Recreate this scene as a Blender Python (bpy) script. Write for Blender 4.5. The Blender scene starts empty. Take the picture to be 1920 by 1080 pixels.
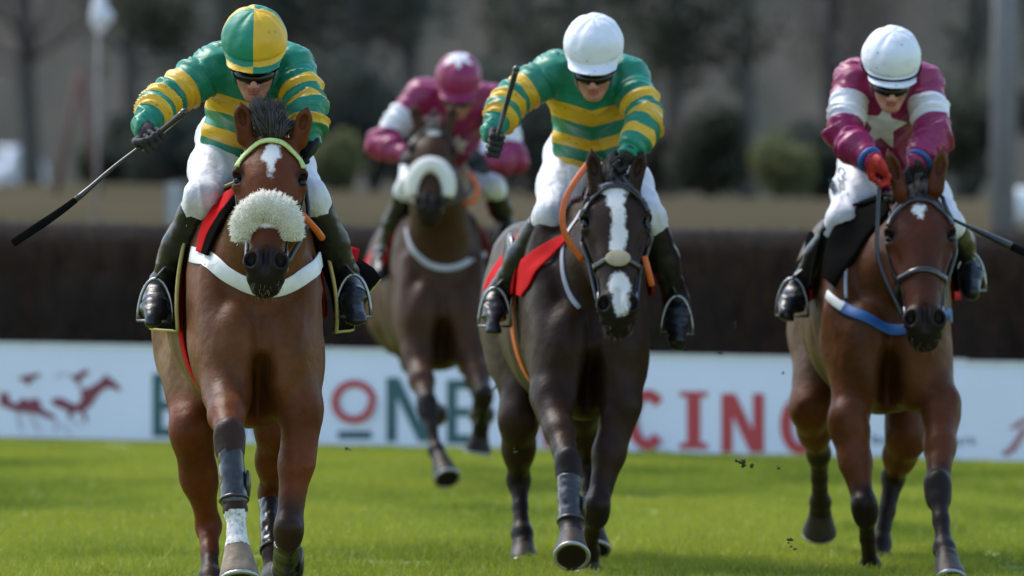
import bpy, math, random
import numpy as np
from mathutils import Vector
random.seed(7); rs = np.random.RandomState(11)

# ------------------------------------------------------------------ camera, sky, sun, exposure
SC = bpy.context.scene
COL = SC.collection
FPX = 16200.0          # focal length in pixels of a 1920 wide picture (a 304 mm lens)
CAMH = 1.30
ROLL = 20.0/1920.0
cam = bpy.data.cameras.new('camera'); camo = bpy.data.objects.new('camera', cam); COL.objects.link(camo)
cam.sensor_width = 36.0; cam.lens = 36.0*FPX/1920.0
camo.location = (0, 0, CAMH)
camo.rotation_mode = 'QUATERNION'
from mathutils import Quaternion, Euler
camo.rotation_quaternion = Euler((math.pi/2 - math.atan(99.0/FPX), 0, 0)).to_quaternion() @ Quaternion((0, 0, 1), math.atan(ROLL))
cam.clip_start = 0.5; cam.clip_end = 3000
cam.dof.use_dof = True; cam.dof.focus_distance = 30.0; cam.dof.aperture_fstop = 3.8
SC.camera = camo
SUN_EL = math.radians(52); SUN_AZ = math.radians(-50)   # azimuth from +Y (behind the horses) towards -X (left)
w = bpy.data.worlds.new('World'); SC.world = w; w.use_nodes = True
nt = w.node_tree; nt.nodes.clear()
sky = nt.nodes.new('ShaderNodeTexSky'); sky.sky_type = 'NISHITA'; sky.sun_disc = False
sky.sun_elevation = SUN_EL; sky.sun_rotation = SUN_AZ; sky.air_density = 1.3; sky.dust_density = 0.8; sky.ozone_density = 2.0
bg = nt.nodes.new('ShaderNodeBackground'); bg.inputs[1].default_value = 0.13
wo = nt.nodes.new('ShaderNodeOutputWorld')
nt.links.new(sky.outputs[0], bg.inputs[0]); nt.links.new(bg.outputs[0], wo.inputs[0])
sl = bpy.data.lights.new('sun', 'SUN'); sl.energy = 2.0; sl.angle = math.radians(28); sl.color = (1.0, 0.93, 0.82)
so = bpy.data.objects.new('sun', sl); COL.objects.link(so)
sd = Vector((math.sin(SUN_AZ)*math.cos(SUN_EL), math.cos(SUN_AZ)*math.cos(SUN_EL), math.sin(SUN_EL)))
so.rotation_mode = 'QUATERNION'; so.rotation_quaternion = sd.to_track_quat('Z', 'Y'); so.location = (0, 30, 20)
SC.view_settings.view_transform = 'Standard'; SC.view_settings.look = 'None'; SC.view_settings.gamma = 1
SC.view_settings.use_curve_mapping = False; SC.view_settings.exposure = 1.2

# ------------------------------------------------------------------ points
def P(px, py, D):
    """world point seen at picture pixel (px,py) at distance D along the ground"""
    u = px-960.0; v = py-540.0
    X = (u + v*ROLL)/FPX*D
    Z = CAMH - ((v - u*ROLL) + 99.0)/FPX*D
    return np.array([X, D, Z])

# ------------------------------------------------------------------ numpy helpers
def nrm(v): v = np.asarray(v, float); return v/(np.linalg.norm(v)+1e-12)
_perm = rs.permutation(4096); _val = rs.rand(4096)
def vnoise(p):
    p = np.asarray(p, float); i = np.floor(p).astype(np.int64); f = p-i; f = f*f*(3-2*f)
    out = np.zeros(len(p))
    for dx in (0, 1):
        for dy in (0, 1):
            for dz in (0, 1):
                h = _perm[(_perm[(_perm[(i[:, 0]+dx) & 4095] + i[:, 1]+dy) & 4095] + i[:, 2]+dz) & 4095]
                wgt = (f[:, 0] if dx else 1-f[:, 0])*(f[:, 1] if dy else 1-f[:, 1])*(f[:, 2] if dz else 1-f[:, 2])
                out += wgt*_val[h]
    return out
def fbm(p, o=3):
    s = 0; a = .5; t = 0
    for k in range(o): s = s+a*vnoise(p*2.0**k+17.3*k); t += a; a *= .5
    return s/t
def sstep(a, b, x): t = np.clip((x-a)/(b-a), 0, 1); return t*t*(3-2*t)

# ------------------------------------------------------------------ implicit surfaces
class Field:
    def __init__(s): s.p = []
    def cone(s, a, b, ra, rb, k=.03, flat=None, sub=False):
        """tapered limb from a to b; flat = (direction, factor) widens it along a direction"""
        s.p.append(('c', np.array(a, float), np.array(b, float), ra, rb, k, flat, sub)); return s
    def chain(s, pts, rad, k=.03, flat=None):
        for i in range(len(pts)-1): s.cone(pts[i], pts[i+1], rad[i], rad[i+1], k, flat)
        return s
    def ell(s, c, r, R=None, k=.03, sub=False):
        """ellipsoid; the rows of R are its axes"""
        s.p.append(('e', np.array(c, float), np.array(r, float), np.eye(3) if R is None else np.array(R, float), k, sub)); return s
    def bb(s, q):
        if q[0] == 'c':
            f = max(1, q[6][1]) if q[6] else 1
            m = max(q[3], q[4])*f
            return np.minimum(q[1], q[2])-m, np.maximum(q[1], q[2])+m
        e = np.sqrt(((q[3]*q[2][:, None])**2).sum(0)); return q[1]-e, q[1]+e
    def d1(s, q, X):
        if q[0] == 'c':
            ab = q[2]-q[1]; L = ab@ab+1e-12
            t = np.clip(((X-q[1])@ab)/L, 0, 1); v = X-(q[1]+t[..., None]*ab)
            r = q[3]+(q[4]-q[3])*t
            if q[6]:
                dv, f = q[6]; c = v@dv; v = v-(c*(1-1/f))[..., None]*dv
            return np.sqrt((v*v).sum(-1))-r
        v = (X-q[1])@q[3].T; a = v/q[2]; k0 = np.sqrt((a*a).sum(-1)); a = a/q[2]; k1 = np.sqrt((a*a).sum(-1))+1e-9
        return np.where(k0 < 1e-6, -q[2].min(), k0*(k0-1)/k1)
    @staticmethod
    def comb(V, d, k, sub):
        if sub:
            d = -d; h = np.clip(k-np.abs(V-d), 0, None)/k; return np.maximum(V, d)+h*h*k*.25
        h = np.clip(k-np.abs(V-d), 0, None)/k; return np.minimum(V, d)-h*h*k*.25
    def __call__(s, X):
        X = np.asarray(X, float); sh = X.shape[:-1]; X = X.reshape(-1, 3); V = np.full(len(X), 1.0)
        lo, hi = X.min(0), X.max(0)
        for q in s.p:
            if q[-1]:
                a, b = s.bb(q)
                if (a > hi+.06).any() or (b < lo-.06).any(): continue
            V = s.comb(V, s.d1(q, X), q[-3] if q[0] == 'c' else q[-2], q[-1])
        return V.reshape(sh)
    def grad(s, X):
        e = .003; G = np.zeros_like(X)
        Y = np.concatenate([X+o for o in np.vstack([np.eye(3), -np.eye(3)])*e]).reshape(6, *X.shape); g = s(Y)
        for i in range(3): G[..., i] = g[i]-g[i+3]
        return G/(np.linalg.norm(G, axis=-1, keepdims=True)+1e-12)
    def snap(s, X, off=0.0, it=6):
        X = np.array(X, float)
        for _ in range(it): X = X-(s(X)-off)[..., None]*s.grad(X)*.9
        return X
    def ray(s, O, Dv, off=0.0, far=1.5):
        O = np.array(O, float); t = np.zeros(len(O))
        for _ in range(60): t = np.minimum(t+(s(O+t[:, None]*Dv)-off)*.8, far)
        return O+t[:, None]*Dv
def axis(lo, hi, h, fine=None, hf=None):
    x = [lo]
    while x[-1] < hi:
        st = hf if fine and fine[0] <= x[-1] < fine[1] else h
        x.append(x[-1]+st)
    return np.array(x)
def nets(F, h=.008, fine=None, hf=None, pad=.02):
    """surface of a field as (verts, quads); fine = (lo, hi) box with a denser grid"""
    los, his = zip(*[F.bb(q) for q in F.p if not q[-1]])
    lo = np.min(los, 0)-pad; hi = np.max(his, 0)+pad
    ax = [axis(lo[i], hi[i], h, (fine[0][i], fine[1][i]) if fine else None, hf) for i in range(3)]
    n = [len(a) for a in ax]
    V = np.full(n, .2)
    for q in F.p:
        k = q[-3] if q[0] == 'c' else q[-2]
        a, b = F.bb(q); m = k+.03; a = a-m; b = b+m
        r = [slice(max(0, np.searchsorted(ax[i], a[i])-1), min(n[i], np.searchsorted(ax[i], b[i])+1)) for i in range(3)]
        if any(x.stop <= x.start for x in r): continue
        G = np.stack(np.meshgrid(ax[0][r[0]], ax[1][r[1]], ax[2][r[2]], indexing='ij'), -1)
        sub = V[r[0], r[1], r[2]]
        V[r[0], r[1], r[2]] = F.comb(sub, F.d1(q, G), k, q[-1])
    S = V < 0
    c = np.zeros([m-1 for m in n], np.int8)
    sl = lambda d: tuple(slice(d[i], n[i]-1+d[i]) for i in range(3))
    for d in np.ndindex(2, 2, 2): c += S[sl(d)]
    idx = np.argwhere((c > 0) & (c < 8)); idm = np.full(c.shape, -1, np.int64); idm[tuple(idx.T)] = np.arange(len(idx))
    acc = np.zeros((len(idx), 3)); cnt = np.zeros(len(idx))
    co = lambda I: np.stack([ax[i][I[:, i]] for i in range(3)], -1)
    for d in np.ndindex(2, 2, 2):
        for a in range(3):
            if d[a]: continue
            I = idx+np.array(d); J = I.copy(); J[:, a] += 1
            va = V[tuple(I.T)]; vb = V[tuple(J.T)]; m = (va < 0) != (vb < 0)
            t = np.where(m, va/np.where(m, va-vb, 1), 0)
            acc += np.where(m[:, None], co(I)+t[:, None]*(co(J)-co(I)), 0); cnt += m
    verts = acc/cnt[:, None]
    quads = []
    for a in range(3):
        b, c2 = (a+1) % 3, (a+2) % 3
        s0 = [slice(None)]*3; s1 = [slice(None)]*3; s0[a] = slice(0, -1); s1[a] = slice(1, None)
        A = S[tuple(s0)]; B = S[tuple(s1)]; E = np.argwhere(A != B)
        E = E[(E[:, b] > 0) & (E[:, c2] > 0) & (E[:, b] < n[b]-1) & (E[:, c2] < n[c2]-1)]
        ins = A[tuple(E.T)]
        def cell(db, dc): J = E.copy(); J[:, b] += db; J[:, c2] += dc; return idm[tuple(J.T)]
        Q = np.stack([cell(-1, -1), cell(0, -1), cell(0, 0), cell(-1, 0)], -1)
        Q[~ins] = Q[~ins][:, ::-1]
        quads.append(Q)
    Q = np.concatenate(quads); Q = Q[(Q >= 0).all(1)]
    return verts, Q
def vnormals(v, q):
    a = v[q[:, 2]]-v[q[:, 0]]; b = v[q[:, 3 if q.shape[1] > 3 else 1]]-v[q[:, 1 if q.shape[1] > 3 else 0]]
    fn = np.cross(a, b); N = np.zeros_like(v)
    for i in range(q.shape[1]): np.add.at(N, q[:, i], fn)
    return N/(np.linalg.norm(N, axis=1, keepdims=True)+1e-12)

# ------------------------------------------------------------------ objects
def empty(name, loc, label, cat, group=None, kind=None):
    o = bpy.data.objects.new(name, None); COL.objects.link(o); o.location = loc; o.empty_display_size = .2
    tag(o, label, cat, group, kind); return o
def tag(o, label=None, cat=None, group=None, kind=None):
    if label: o['label'] = label
    if cat: o['category'] = cat
    if group: o['group'] = group
    if kind: o['kind'] = kind
    return o
def mesh(name, v, f, mat, parent=None, attrs=None, smooth=True, cols=None, base=None):
    v = np.asarray(v, float)
    off = np.zeros(3)
    p = parent
    while p is not None: off = off+np.array(p.location); p = p.parent
    if base is not None: off = np.array(base, float)
    me = bpy.data.meshes.new(name)
    f = np.asarray(f) if not isinstance(f, list) else f
    if isinstance(f, np.ndarray):
        k = f.shape[1]; me.vertices.add(len(v)); me.vertices.foreach_set('co', (v-off).ravel())
        me.loops.add(f.size); me.loops.foreach_set('vertex_index', f.ravel().astype(np.int32))
        me.polygons.add(len(f)); me.polygons.foreach_set('loop_start', np.arange(0, f.size, k, dtype=np.int32))
        me.update(calc_edges=True)
    else:
        me.from_pydata([tuple(x) for x in (v-off)], [], [tuple(int(i) for i in q) for q in f]); me.update()
    me.polygons.foreach_set('use_smooth', [smooth]*len(me.polygons))
    for k, a in (attrs or {}).items():
        at = me.attributes.new(k, 'FLOAT', 'POINT'); at.data.foreach_set('value', np.asarray(a, np.float32))
    if cols is not None:
        at = me.attributes.new('Col', 'FLOAT_COLOR', 'POINT')
        c = np.ones((len(v), 4), np.float32); c[:, :3] = cols; at.data.foreach_set('color', c.ravel())
    me.materials.append(mat)
    o = bpy.data.objects.new(name, me); COL.objects.link(o)
    if parent is not None: o.parent = parent
    elif base is not None: o.location = base
    return o
class MB:
    def __init__(s): s.v = []; s.f = []; s.n = 0; s.a = []
    def add(s, v, f, a=None):
        s.v.append(np.asarray(v, float)); s.f += [tuple(int(i)+s.n for i in q) for q in f]
        if a is not None: s.a.append(np.asarray(a, float))
        s.n += len(v); return s
    def build(s, name, mat, parent=None, smooth=True, base=None, an=None):
        return mesh(name, np.concatenate(s.v), s.f, mat, parent, {an: np.concatenate(s.a)} if an else None, smooth, base=base)
def box(c, sz, R=None):
    x, y, z = [q/2 for q in sz]
    v = np.array([(sx*x, sy*y, sz_*z) for sx in (-1, 1) for sy in (-1, 1) for sz_ in (-1, 1)])
    if R is not None: v = v@np.array(R)
    return v+np.array(c), [(0, 1, 3, 2), (4, 6, 7, 5), (0, 4, 5, 1), (2, 3, 7, 6), (0, 2, 6, 4), (1, 5, 7, 3)]
def smooth_path(pts, n=8):
    pts = [np.array(p, float) for p in pts]
    if len(pts) < 3: return np.array([pts[0]+(pts[-1]-pts[0])*t for t in np.linspace(0, 1, n+1)])
    q = [2*pts[0]-pts[1]]+pts+[2*pts[-1]-pts[-2]]; o = []
    for i in range(1, len(q)-2):
        for k in range(n):
            t = k/n; a, b, c, d = q[i-1], q[i], q[i+1], q[i+2]
            o.append(.5*((2*b)+(-a+c)*t+(2*a-5*b+4*c-d)*t*t+(-a+3*b-3*c+d)*t**3))
    o.append(q[-2]); return np.array(o)
def tube(path, rad, n=10, flat=None, close=False):
    path = np.asarray(path, float); m = len(path)
    rad = np.interp(np.linspace(0, 1, m), np.linspace(0, 1, len(rad)), rad) if hasattr(rad, '__len__') else np.full(m, rad)
    T = np.gradient(path, axis=0)
    if close: T = np.roll(path, -1, 0)-np.roll(path, 1, 0)
    T = T/(np.linalg.norm(T, axis=1, keepdims=True)+1e-12)
    ref = np.array([0, 0, 1.]) if abs(T[0][2]) < .9 else np.array([1., 0, 0])
    u = nrm(np.cross(T[0], ref)); V = []
    for i in range(m):
        u = nrm(u-T[i]*(u@T[i])); w_ = np.cross(T[i], u)
        for k in range(n):
            a = 2*math.pi*k/n; V.append(path[i]+rad[i]*(u*math.cos(a)+w_*math.sin(a)))
    V = np.array(V)
    if flat is not None:
        dv, f = flat; dv = nrm(dv); c = np.repeat(path, n, 0); q = (V-c)@dv; V = V-(q*(1-f))[:, None]*dv
    F = []
    for i in range(m if close else m-1):
        j = (i+1) % m
        for k in range(n): F.append((i*n+k, i*n+(k+1) % n, j*n+(k+1) % n, j*n+k))
    if not close: F.append(tuple(range(n))[::-1]); F.append(tuple((m-1)*n+k for k in range(n)))
    return V, F
def strap(F, pts, width, thick=.004, off=.002, n=8, close=False, wfun=None, pre=None):
    """a band of leather or webbing lying on the surface of field F"""
    path = pre if pre is not None else F.snap(smooth_path(pts, n), off)
    if not close:
        for _ in range(2): path[1:-1] = (path[:-2]+2*path[1:-1]+path[2:])/4
    N = F.grad(path)
    T = np.gradient(path, axis=0); T /= np.linalg.norm(T, axis=1, keepdims=True)+1e-12
    B = np.cross(T, N); B /= np.linalg.norm(B, axis=1, keepdims=True)+1e-12
    m = len(path); w_ = np.full(m, width/2.) if wfun is None else wfun(np.linspace(0, 1, m))*width/2.
    prof = [(-1, 0), (-1, .7), (-.9, 1), (0, 1.15), (.9, 1), (1, .7), (1, 0)]
    V = []
    for a, b in prof: V.append(path+B*(w_*a)[:, None]+N*(thick*b))
    k = len(prof); V = np.stack(V, 1)
    # let the edges follow the surface as well
    E = V.reshape(-1, 3); d = F(E); low = d < off*.5
    E[low] += F.grad(E[low])*(off*.5+.0015-d[low])[:, None] if low.any() else 0
    Fc = []
    for i in range(m-1 if not close else m):
        j = (i+1) % m
        for q in range(k-1): Fc.append((i*k+q, i*k+q+1, j*k+q+1, j*k+q))
        Fc.append((i*k+k-1, i*k, j*k, j*k+k-1))
    if not close: Fc.append(tuple(range(k))[::-1]); Fc.append(tuple((m-1)*k+q for q in range(k)))
    return E, Fc
def sphere(c, r, n=14, m=10, R=None):
    V = []; r = np.array(r)*np.ones(3)
    for i in range(m+1):
        t = math.pi*i/m
        for k in range(n):
            a = 2*math.pi*k/n; V.append((math.sin(t)*math.cos(a), math.sin(t)*math.sin(a), math.cos(t)))
    V = np.array(V)*r
    if R is not None: V = V@np.array(R)
    F = [(i*n+k, (i+1)*n+k, (i+1)*n+(k+1) % n, i*n+(k+1) % n) for i in range(m) for k in range(n)]
    return V+np.array(c), F
def blades(base, tip, side, bend=None):
    """many small tapered blades: base, tip (N,3) and half width vector side (N,3) -> verts, faces (triangles)"""
    N = len(base); mid = (base+tip)/2+(bend if bend is not None else 0)
    v = np.stack([base-side, base+side, mid-side*.75, mid+side*.75, tip], 1).reshape(-1, 3)
    i = np.arange(N)[:, None]*5
    f = np.concatenate([i+np.array([0, 1, 3]), i+np.array([0, 3, 2]), i+np.array([2, 3, 4])])
    return v, f

# ------------------------------------------------------------------ materials
def newmat(name):
    m = bpy.data.materials.new(name); m.use_nodes = True; t = m.node_tree; b = t.nodes['Principled BSDF']; return m, t, b
def N_(t, typ, **k):
    n = t.nodes.new(typ)
    for a, b in k.items(): setattr(n, a, b)
    return n
def bump(t, b, scale, strength, dist=.002, detail=4, vec='Object', stretch=None, rough=.6, typ='noise'):
    tc = N_(t, 'ShaderNodeTexCoord'); src = tc.outputs[vec]
    if stretch:
        mp = N_(t, 'ShaderNodeMapping'); mp.inputs['Scale'].default_value = stretch; t.links.new(src, mp.inputs[0]); src = mp.outputs[0]
    if typ == 'noise':
        n = N_(t, 'ShaderNodeTexNoise'); n.inputs['Scale'].default_value = scale; n.inputs['Detail'].default_value = detail; n.inputs['Roughness'].default_value = rough
        o = n.outputs[0]
    else:
        n = N_(t, 'ShaderNodeTexVoronoi'); n.inputs['Scale'].default_value = scale; o = n.outputs[0]
    t.links.new(src, n.inputs['Vector'])
    bp = N_(t, 'ShaderNodeBump'); bp.inputs['Strength'].default_value = strength; bp.inputs['Distance'].default_value = dist
    t.links.new(o, bp.inputs['Height'])
    old = b.inputs['Normal'].links
    if old: t.links.new(old[0].from_socket, bp.inputs['Normal'])
    t.links.new(bp.outputs[0], b.inputs['Normal'])
    return n
def vary(t, b, src, amt, scale, vec='Object', to=None):
    """mixes the colour src (socket or rgb) with a darker or other tone by noise"""
    tc = N_(t, 'ShaderNodeTexCoord'); n = N_(t, 'ShaderNodeTexNoise'); n.inputs['Scale'].default_value = scale; n.inputs['Detail'].default_value = 5
    t.links.new(tc.outputs[vec], n.inputs['Vector'])
    r = N_(t, 'ShaderNodeMapRange'); r.inputs[1].default_value = .3; r.inputs[2].default_value = .7; r.inputs[3].default_value = 0; r.inputs[4].default_value = amt
    t.links.new(n.outputs[0], r.inputs[0])
    mx = N_(t, 'ShaderNodeMix', data_type='RGBA'); t.links.new(r.outputs[0], mx.inputs[0])
    if isinstance(src, tuple): mx.inputs[6].default_value = (*src, 1)
    else: t.links.new(src, mx.inputs[6])
    if to is None: to = tuple(c*.35 for c in src) if isinstance(src, tuple) else (.02, .015, .01)
    mx.inputs[7].default_value = (*to, 1)
    t.links.new(mx.outputs[2], b.inputs['Base Color']); return mx.outputs[2]
def simple(name, rgb, rough=.5, amt=.25, scale=12, bs=None, bst=.2, bd=.002, metal=0, coat=0, sheen=0, to=None, spec=.5, stretch=None, trans=0):
    m, t, b = newmat(name); b.inputs['Roughness'].default_value = rough; b.inputs['Metallic'].default_value = metal
    b.inputs['Coat Weight'].default_value = coat; b.inputs['Sheen Weight'].default_value = sheen; b.inputs['Specular IOR Level'].default_value = spec
    b.inputs['Coat Roughness'].default_value = .15
    vary(t, b, rgb, amt, scale, to=to)
    if bs: bump(t, b, bs, bst, bd, stretch=stretch)
    if trans:
        tr = N_(t, 'ShaderNodeBsdfTranslucent'); tr.inputs[0].default_value = (*rgb, 1); mx = N_(t, 'ShaderNodeMixShader'); mx.inputs[0].default_value = trans
        out = [n for n in t.nodes if n.type == 'OUTPUT_MATERIAL'][0]; t.links.new(b.outputs[0], mx.inputs[1]); t.links.new(tr.outputs[0], mx.inputs[2]); t.links.new(mx.outputs[0], out.inputs[0])
    return m
def ramp_mat(name, stops, rough=.42, fold=.5, attr='t', sheen=.0, dirt=.25, dirtc=(.05, .04, .03), spec=.4, specks=0):
    """cloth whose colours change at fixed places of a stored coordinate"""
    m, t, b = newmat(name); b.inputs['Roughness'].default_value = rough; b.inputs['Sheen Weight'].default_value = sheen; b.inputs['Specular IOR Level'].default_value = spec
    a = N_(t, 'ShaderNodeAttribute', attribute_name=attr)
    r = N_(t, 'ShaderNodeValToRGB'); r.color_ramp.interpolation = 'CONSTANT'
    e = r.color_ramp.elements
    while len(e) > 1: e.remove(e[-1])
    e[0].position = 0; e[0].color = (*stops[0][1], 1)
    for p, c in stops[1:]:
        n = e.new(p); n.color = (*c, 1)
    t.links.new(a.outputs['Fac'], r.inputs[0])
    out = vary(t, b, r.outputs[0], dirt, 7, to=dirtc)
    if specks:
        tc = N_(t, 'ShaderNodeTexCoord'); vo = N_(t, 'ShaderNodeTexVoronoi'); vo.inputs['Scale'].default_value = 26
        t.links.new(tc.outputs['Object'], vo.inputs['Vector'])
        mr = N_(t, 'ShaderNodeMapRange'); mr.inputs[1].default_value = .07; mr.inputs[2].default_value = .15; mr.inputs[3].default_value = specks; mr.inputs[4].default_value = 0
        t.links.new(vo.outputs['Distance'], mr.inputs[0])
        mx = N_(t, 'ShaderNodeMix', data_type='RGBA'); t.links.new(mr.outputs[0], mx.inputs[0]); t.links.new(out, mx.inputs[6]); mx.inputs[7].default_value = (.06, .05, .035, 1)
        t.links.new(mx.outputs[2], b.inputs['Base Color'])
    bump(t, b, 14, fold, .01, detail=2, stretch=(1, 1, 1.8)); nn = bump(t, b, 5, fold, .012, detail=1, stretch=(1, .8, 1.4)); nn.noise_type = 'RIDGED_MULTIFRACTAL'; bump(t, b, 420, .12, .001, detail=1)
    return m
GREEN = (.0, .21, .13); GOLD = (.72, .42, .02); MAROON = (.26, .009, .085); SILK_WHITE = (.72, .72, .78); WHITE = (.76, .77, .80)
M = {}
M['leather'] = simple('black leather', (.012, .012, .013), .32, .3, 20, 60, .25, .001, coat=.25, to=(.04, .03, .025))
M['boot'] = simple('boot leather', (.008, .008, .009), .34, .5, 9, 22, .5, .006, coat=.05, spec=.3, to=(.022, .022, .024))
M['glove'] = simple('glove cloth', (.012, .012, .014), .75, .3, 30, 180, .3, .001)
M['redglove'] = simple('red glove cloth', (.45, .02, .015), .7, .4, 30, 180, .3, .001)
M['steel'] = simple('worn steel', (.30, .31, .32), .38, .4, 30, 40, .1, .001, metal=1)
M['plastic'] = simple('goggle lens', (.004, .004, .005), .18, .0, 10, spec=.3)
M['redcloth'] = simple('red cloth', (.46, .006, .008), .75, .35, 14, 40, .5, .003, spec=.05)
M['blackcloth'] = simple('black cloth', (.006, .006, .006), .85, .3, 14, 60, .4, .002, spec=.0, to=(.014, .012, .011))
M['goldtrim'] = simple('gold braid', (.42, .33, .10), .55, .3, 30, 120, .3, .001)
M['whiteweb'] = simple('white webbing', (.75, .75, .76), .5, .22, 26, 160, .2, .001, to=(.25, .2, .15))
M['blueweb'] = simple('blue webbing', (.010, .085, .30), .55, .2, 26, 160, .2, .001)
M['greyweb'] = simple('grey webbing', (.38, .38, .46), .5, .3, 26, 160, .2, .001)
M['orange'] = simple('orange rubber', (.62, .12, .02), .5, .3, 26, 120, .4, .001)
M['fleece'] = simple('sheepskin', (.88, .86, .80), .95, .3, 14, 90, .4, .003, to=(.68, .64, .52), trans=.4)
M['fleecew'] = simple('white sheepskin', (.84, .84, .81), .95, .2, 14, 90, .5, .004, sheen=.3, to=(.6, .58, .5), trans=.3)
M['lime'] = simple('yellow green braid', (.55, .66, .22), .6, .5, 90, 150, .8, .003, to=(.16, .22, .06))
M['eye'] = simple('eye', (.006, .004, .003), .22, .0, 10, spec=.25)
M['tan'] = simple('tan pad', (.40, .33, .20), .8, .3, 40, 80, .4, .002)
M['hair'] = simple('dark mane hair', (.020, .015, .014), .45, .6, 40, to=(.10, .085, .08))  # grey noise tone paints highlights into the hair colour
M['sole'] = simple('hoof sole', (.04, .035, .03), .8, .3, 40)
def skin(name, rgb):
    m, t, b = newmat(name); b.inputs['Roughness'].default_value = .42
    b.inputs['Subsurface Weight'].default_value = .12; b.inputs['Subsurface Radius'].default_value = (.01, .004, .002)
    a = N_(t, 'ShaderNodeAttribute', attribute_name='Col'); vary(t, b, a.outputs[0], .25, 60, to=(.35, .10, .07)); bump(t, b, 300, .15, .0005)
    return m
M['skin'] = skin('skin', (.5, .3, .2))
def coat_mat(name, rough=.47, spec=.13):
    m, t, b = newmat(name); b.inputs['Roughness'].default_value = rough; b.inputs['Specular IOR Level'].default_value = spec
    b.inputs['Sheen Weight'].default_value = .0
    a = N_(t, 'ShaderNodeAttribute', attribute_name='Col')
    out = vary(t, b, a.outputs[0], .45, 5, to=(.012, .006, .004)); out = vary(t, b, out, .30, 38, to=(.02, .010, .006))
    wa = N_(t, 'ShaderNodeAttribute', attribute_name='white'); tc = N_(t, 'ShaderNodeTexCoord')
    n = N_(t, 'ShaderNodeTexNoise'); n.inputs['Scale'].default_value = 66; n.inputs['Detail'].default_value = 4
    t.links.new(tc.outputs['Object'], n.inputs[0])
    ad = N_(t, 'ShaderNodeMath', operation='MULTIPLY_ADD'); t.links.new(n.outputs[0], ad.inputs[0]); ad.inputs[1].default_value = .022; t.links.new(wa.outputs['Fac'], ad.inputs[2])
    mr = N_(t, 'ShaderNodeMapRange'); mr.inputs[1].default_value = .006; mr.inputs[2].default_value = .016
    t.links.new(ad.outputs[0], mr.inputs[0])
    mx = N_(t, 'ShaderNodeMix', data_type='RGBA'); t.links.new(mr.outputs[0], mx.inputs[0]); t.links.new(out, mx.inputs[6]); mx.inputs[7].default_value = (.66, .63, .60, 1)
    t.links.new(mx.outputs[2], b.inputs['Base Color'])
    nn = bump(t, b, 6, .45, .013, detail=2, stretch=(1, 1, .6)); nn.noise_type = 'RIDGED_MULTIFRACTAL'
    bump(t, b, 9, .35, .02, detail=4); bump(t, b, 34, .22, .006, detail=3); bump(t, b, 260, .25, .0015, detail=2, stretch=(1, 1, .25))
    return m
M['coat'] = coat_mat('horse coat')

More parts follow.
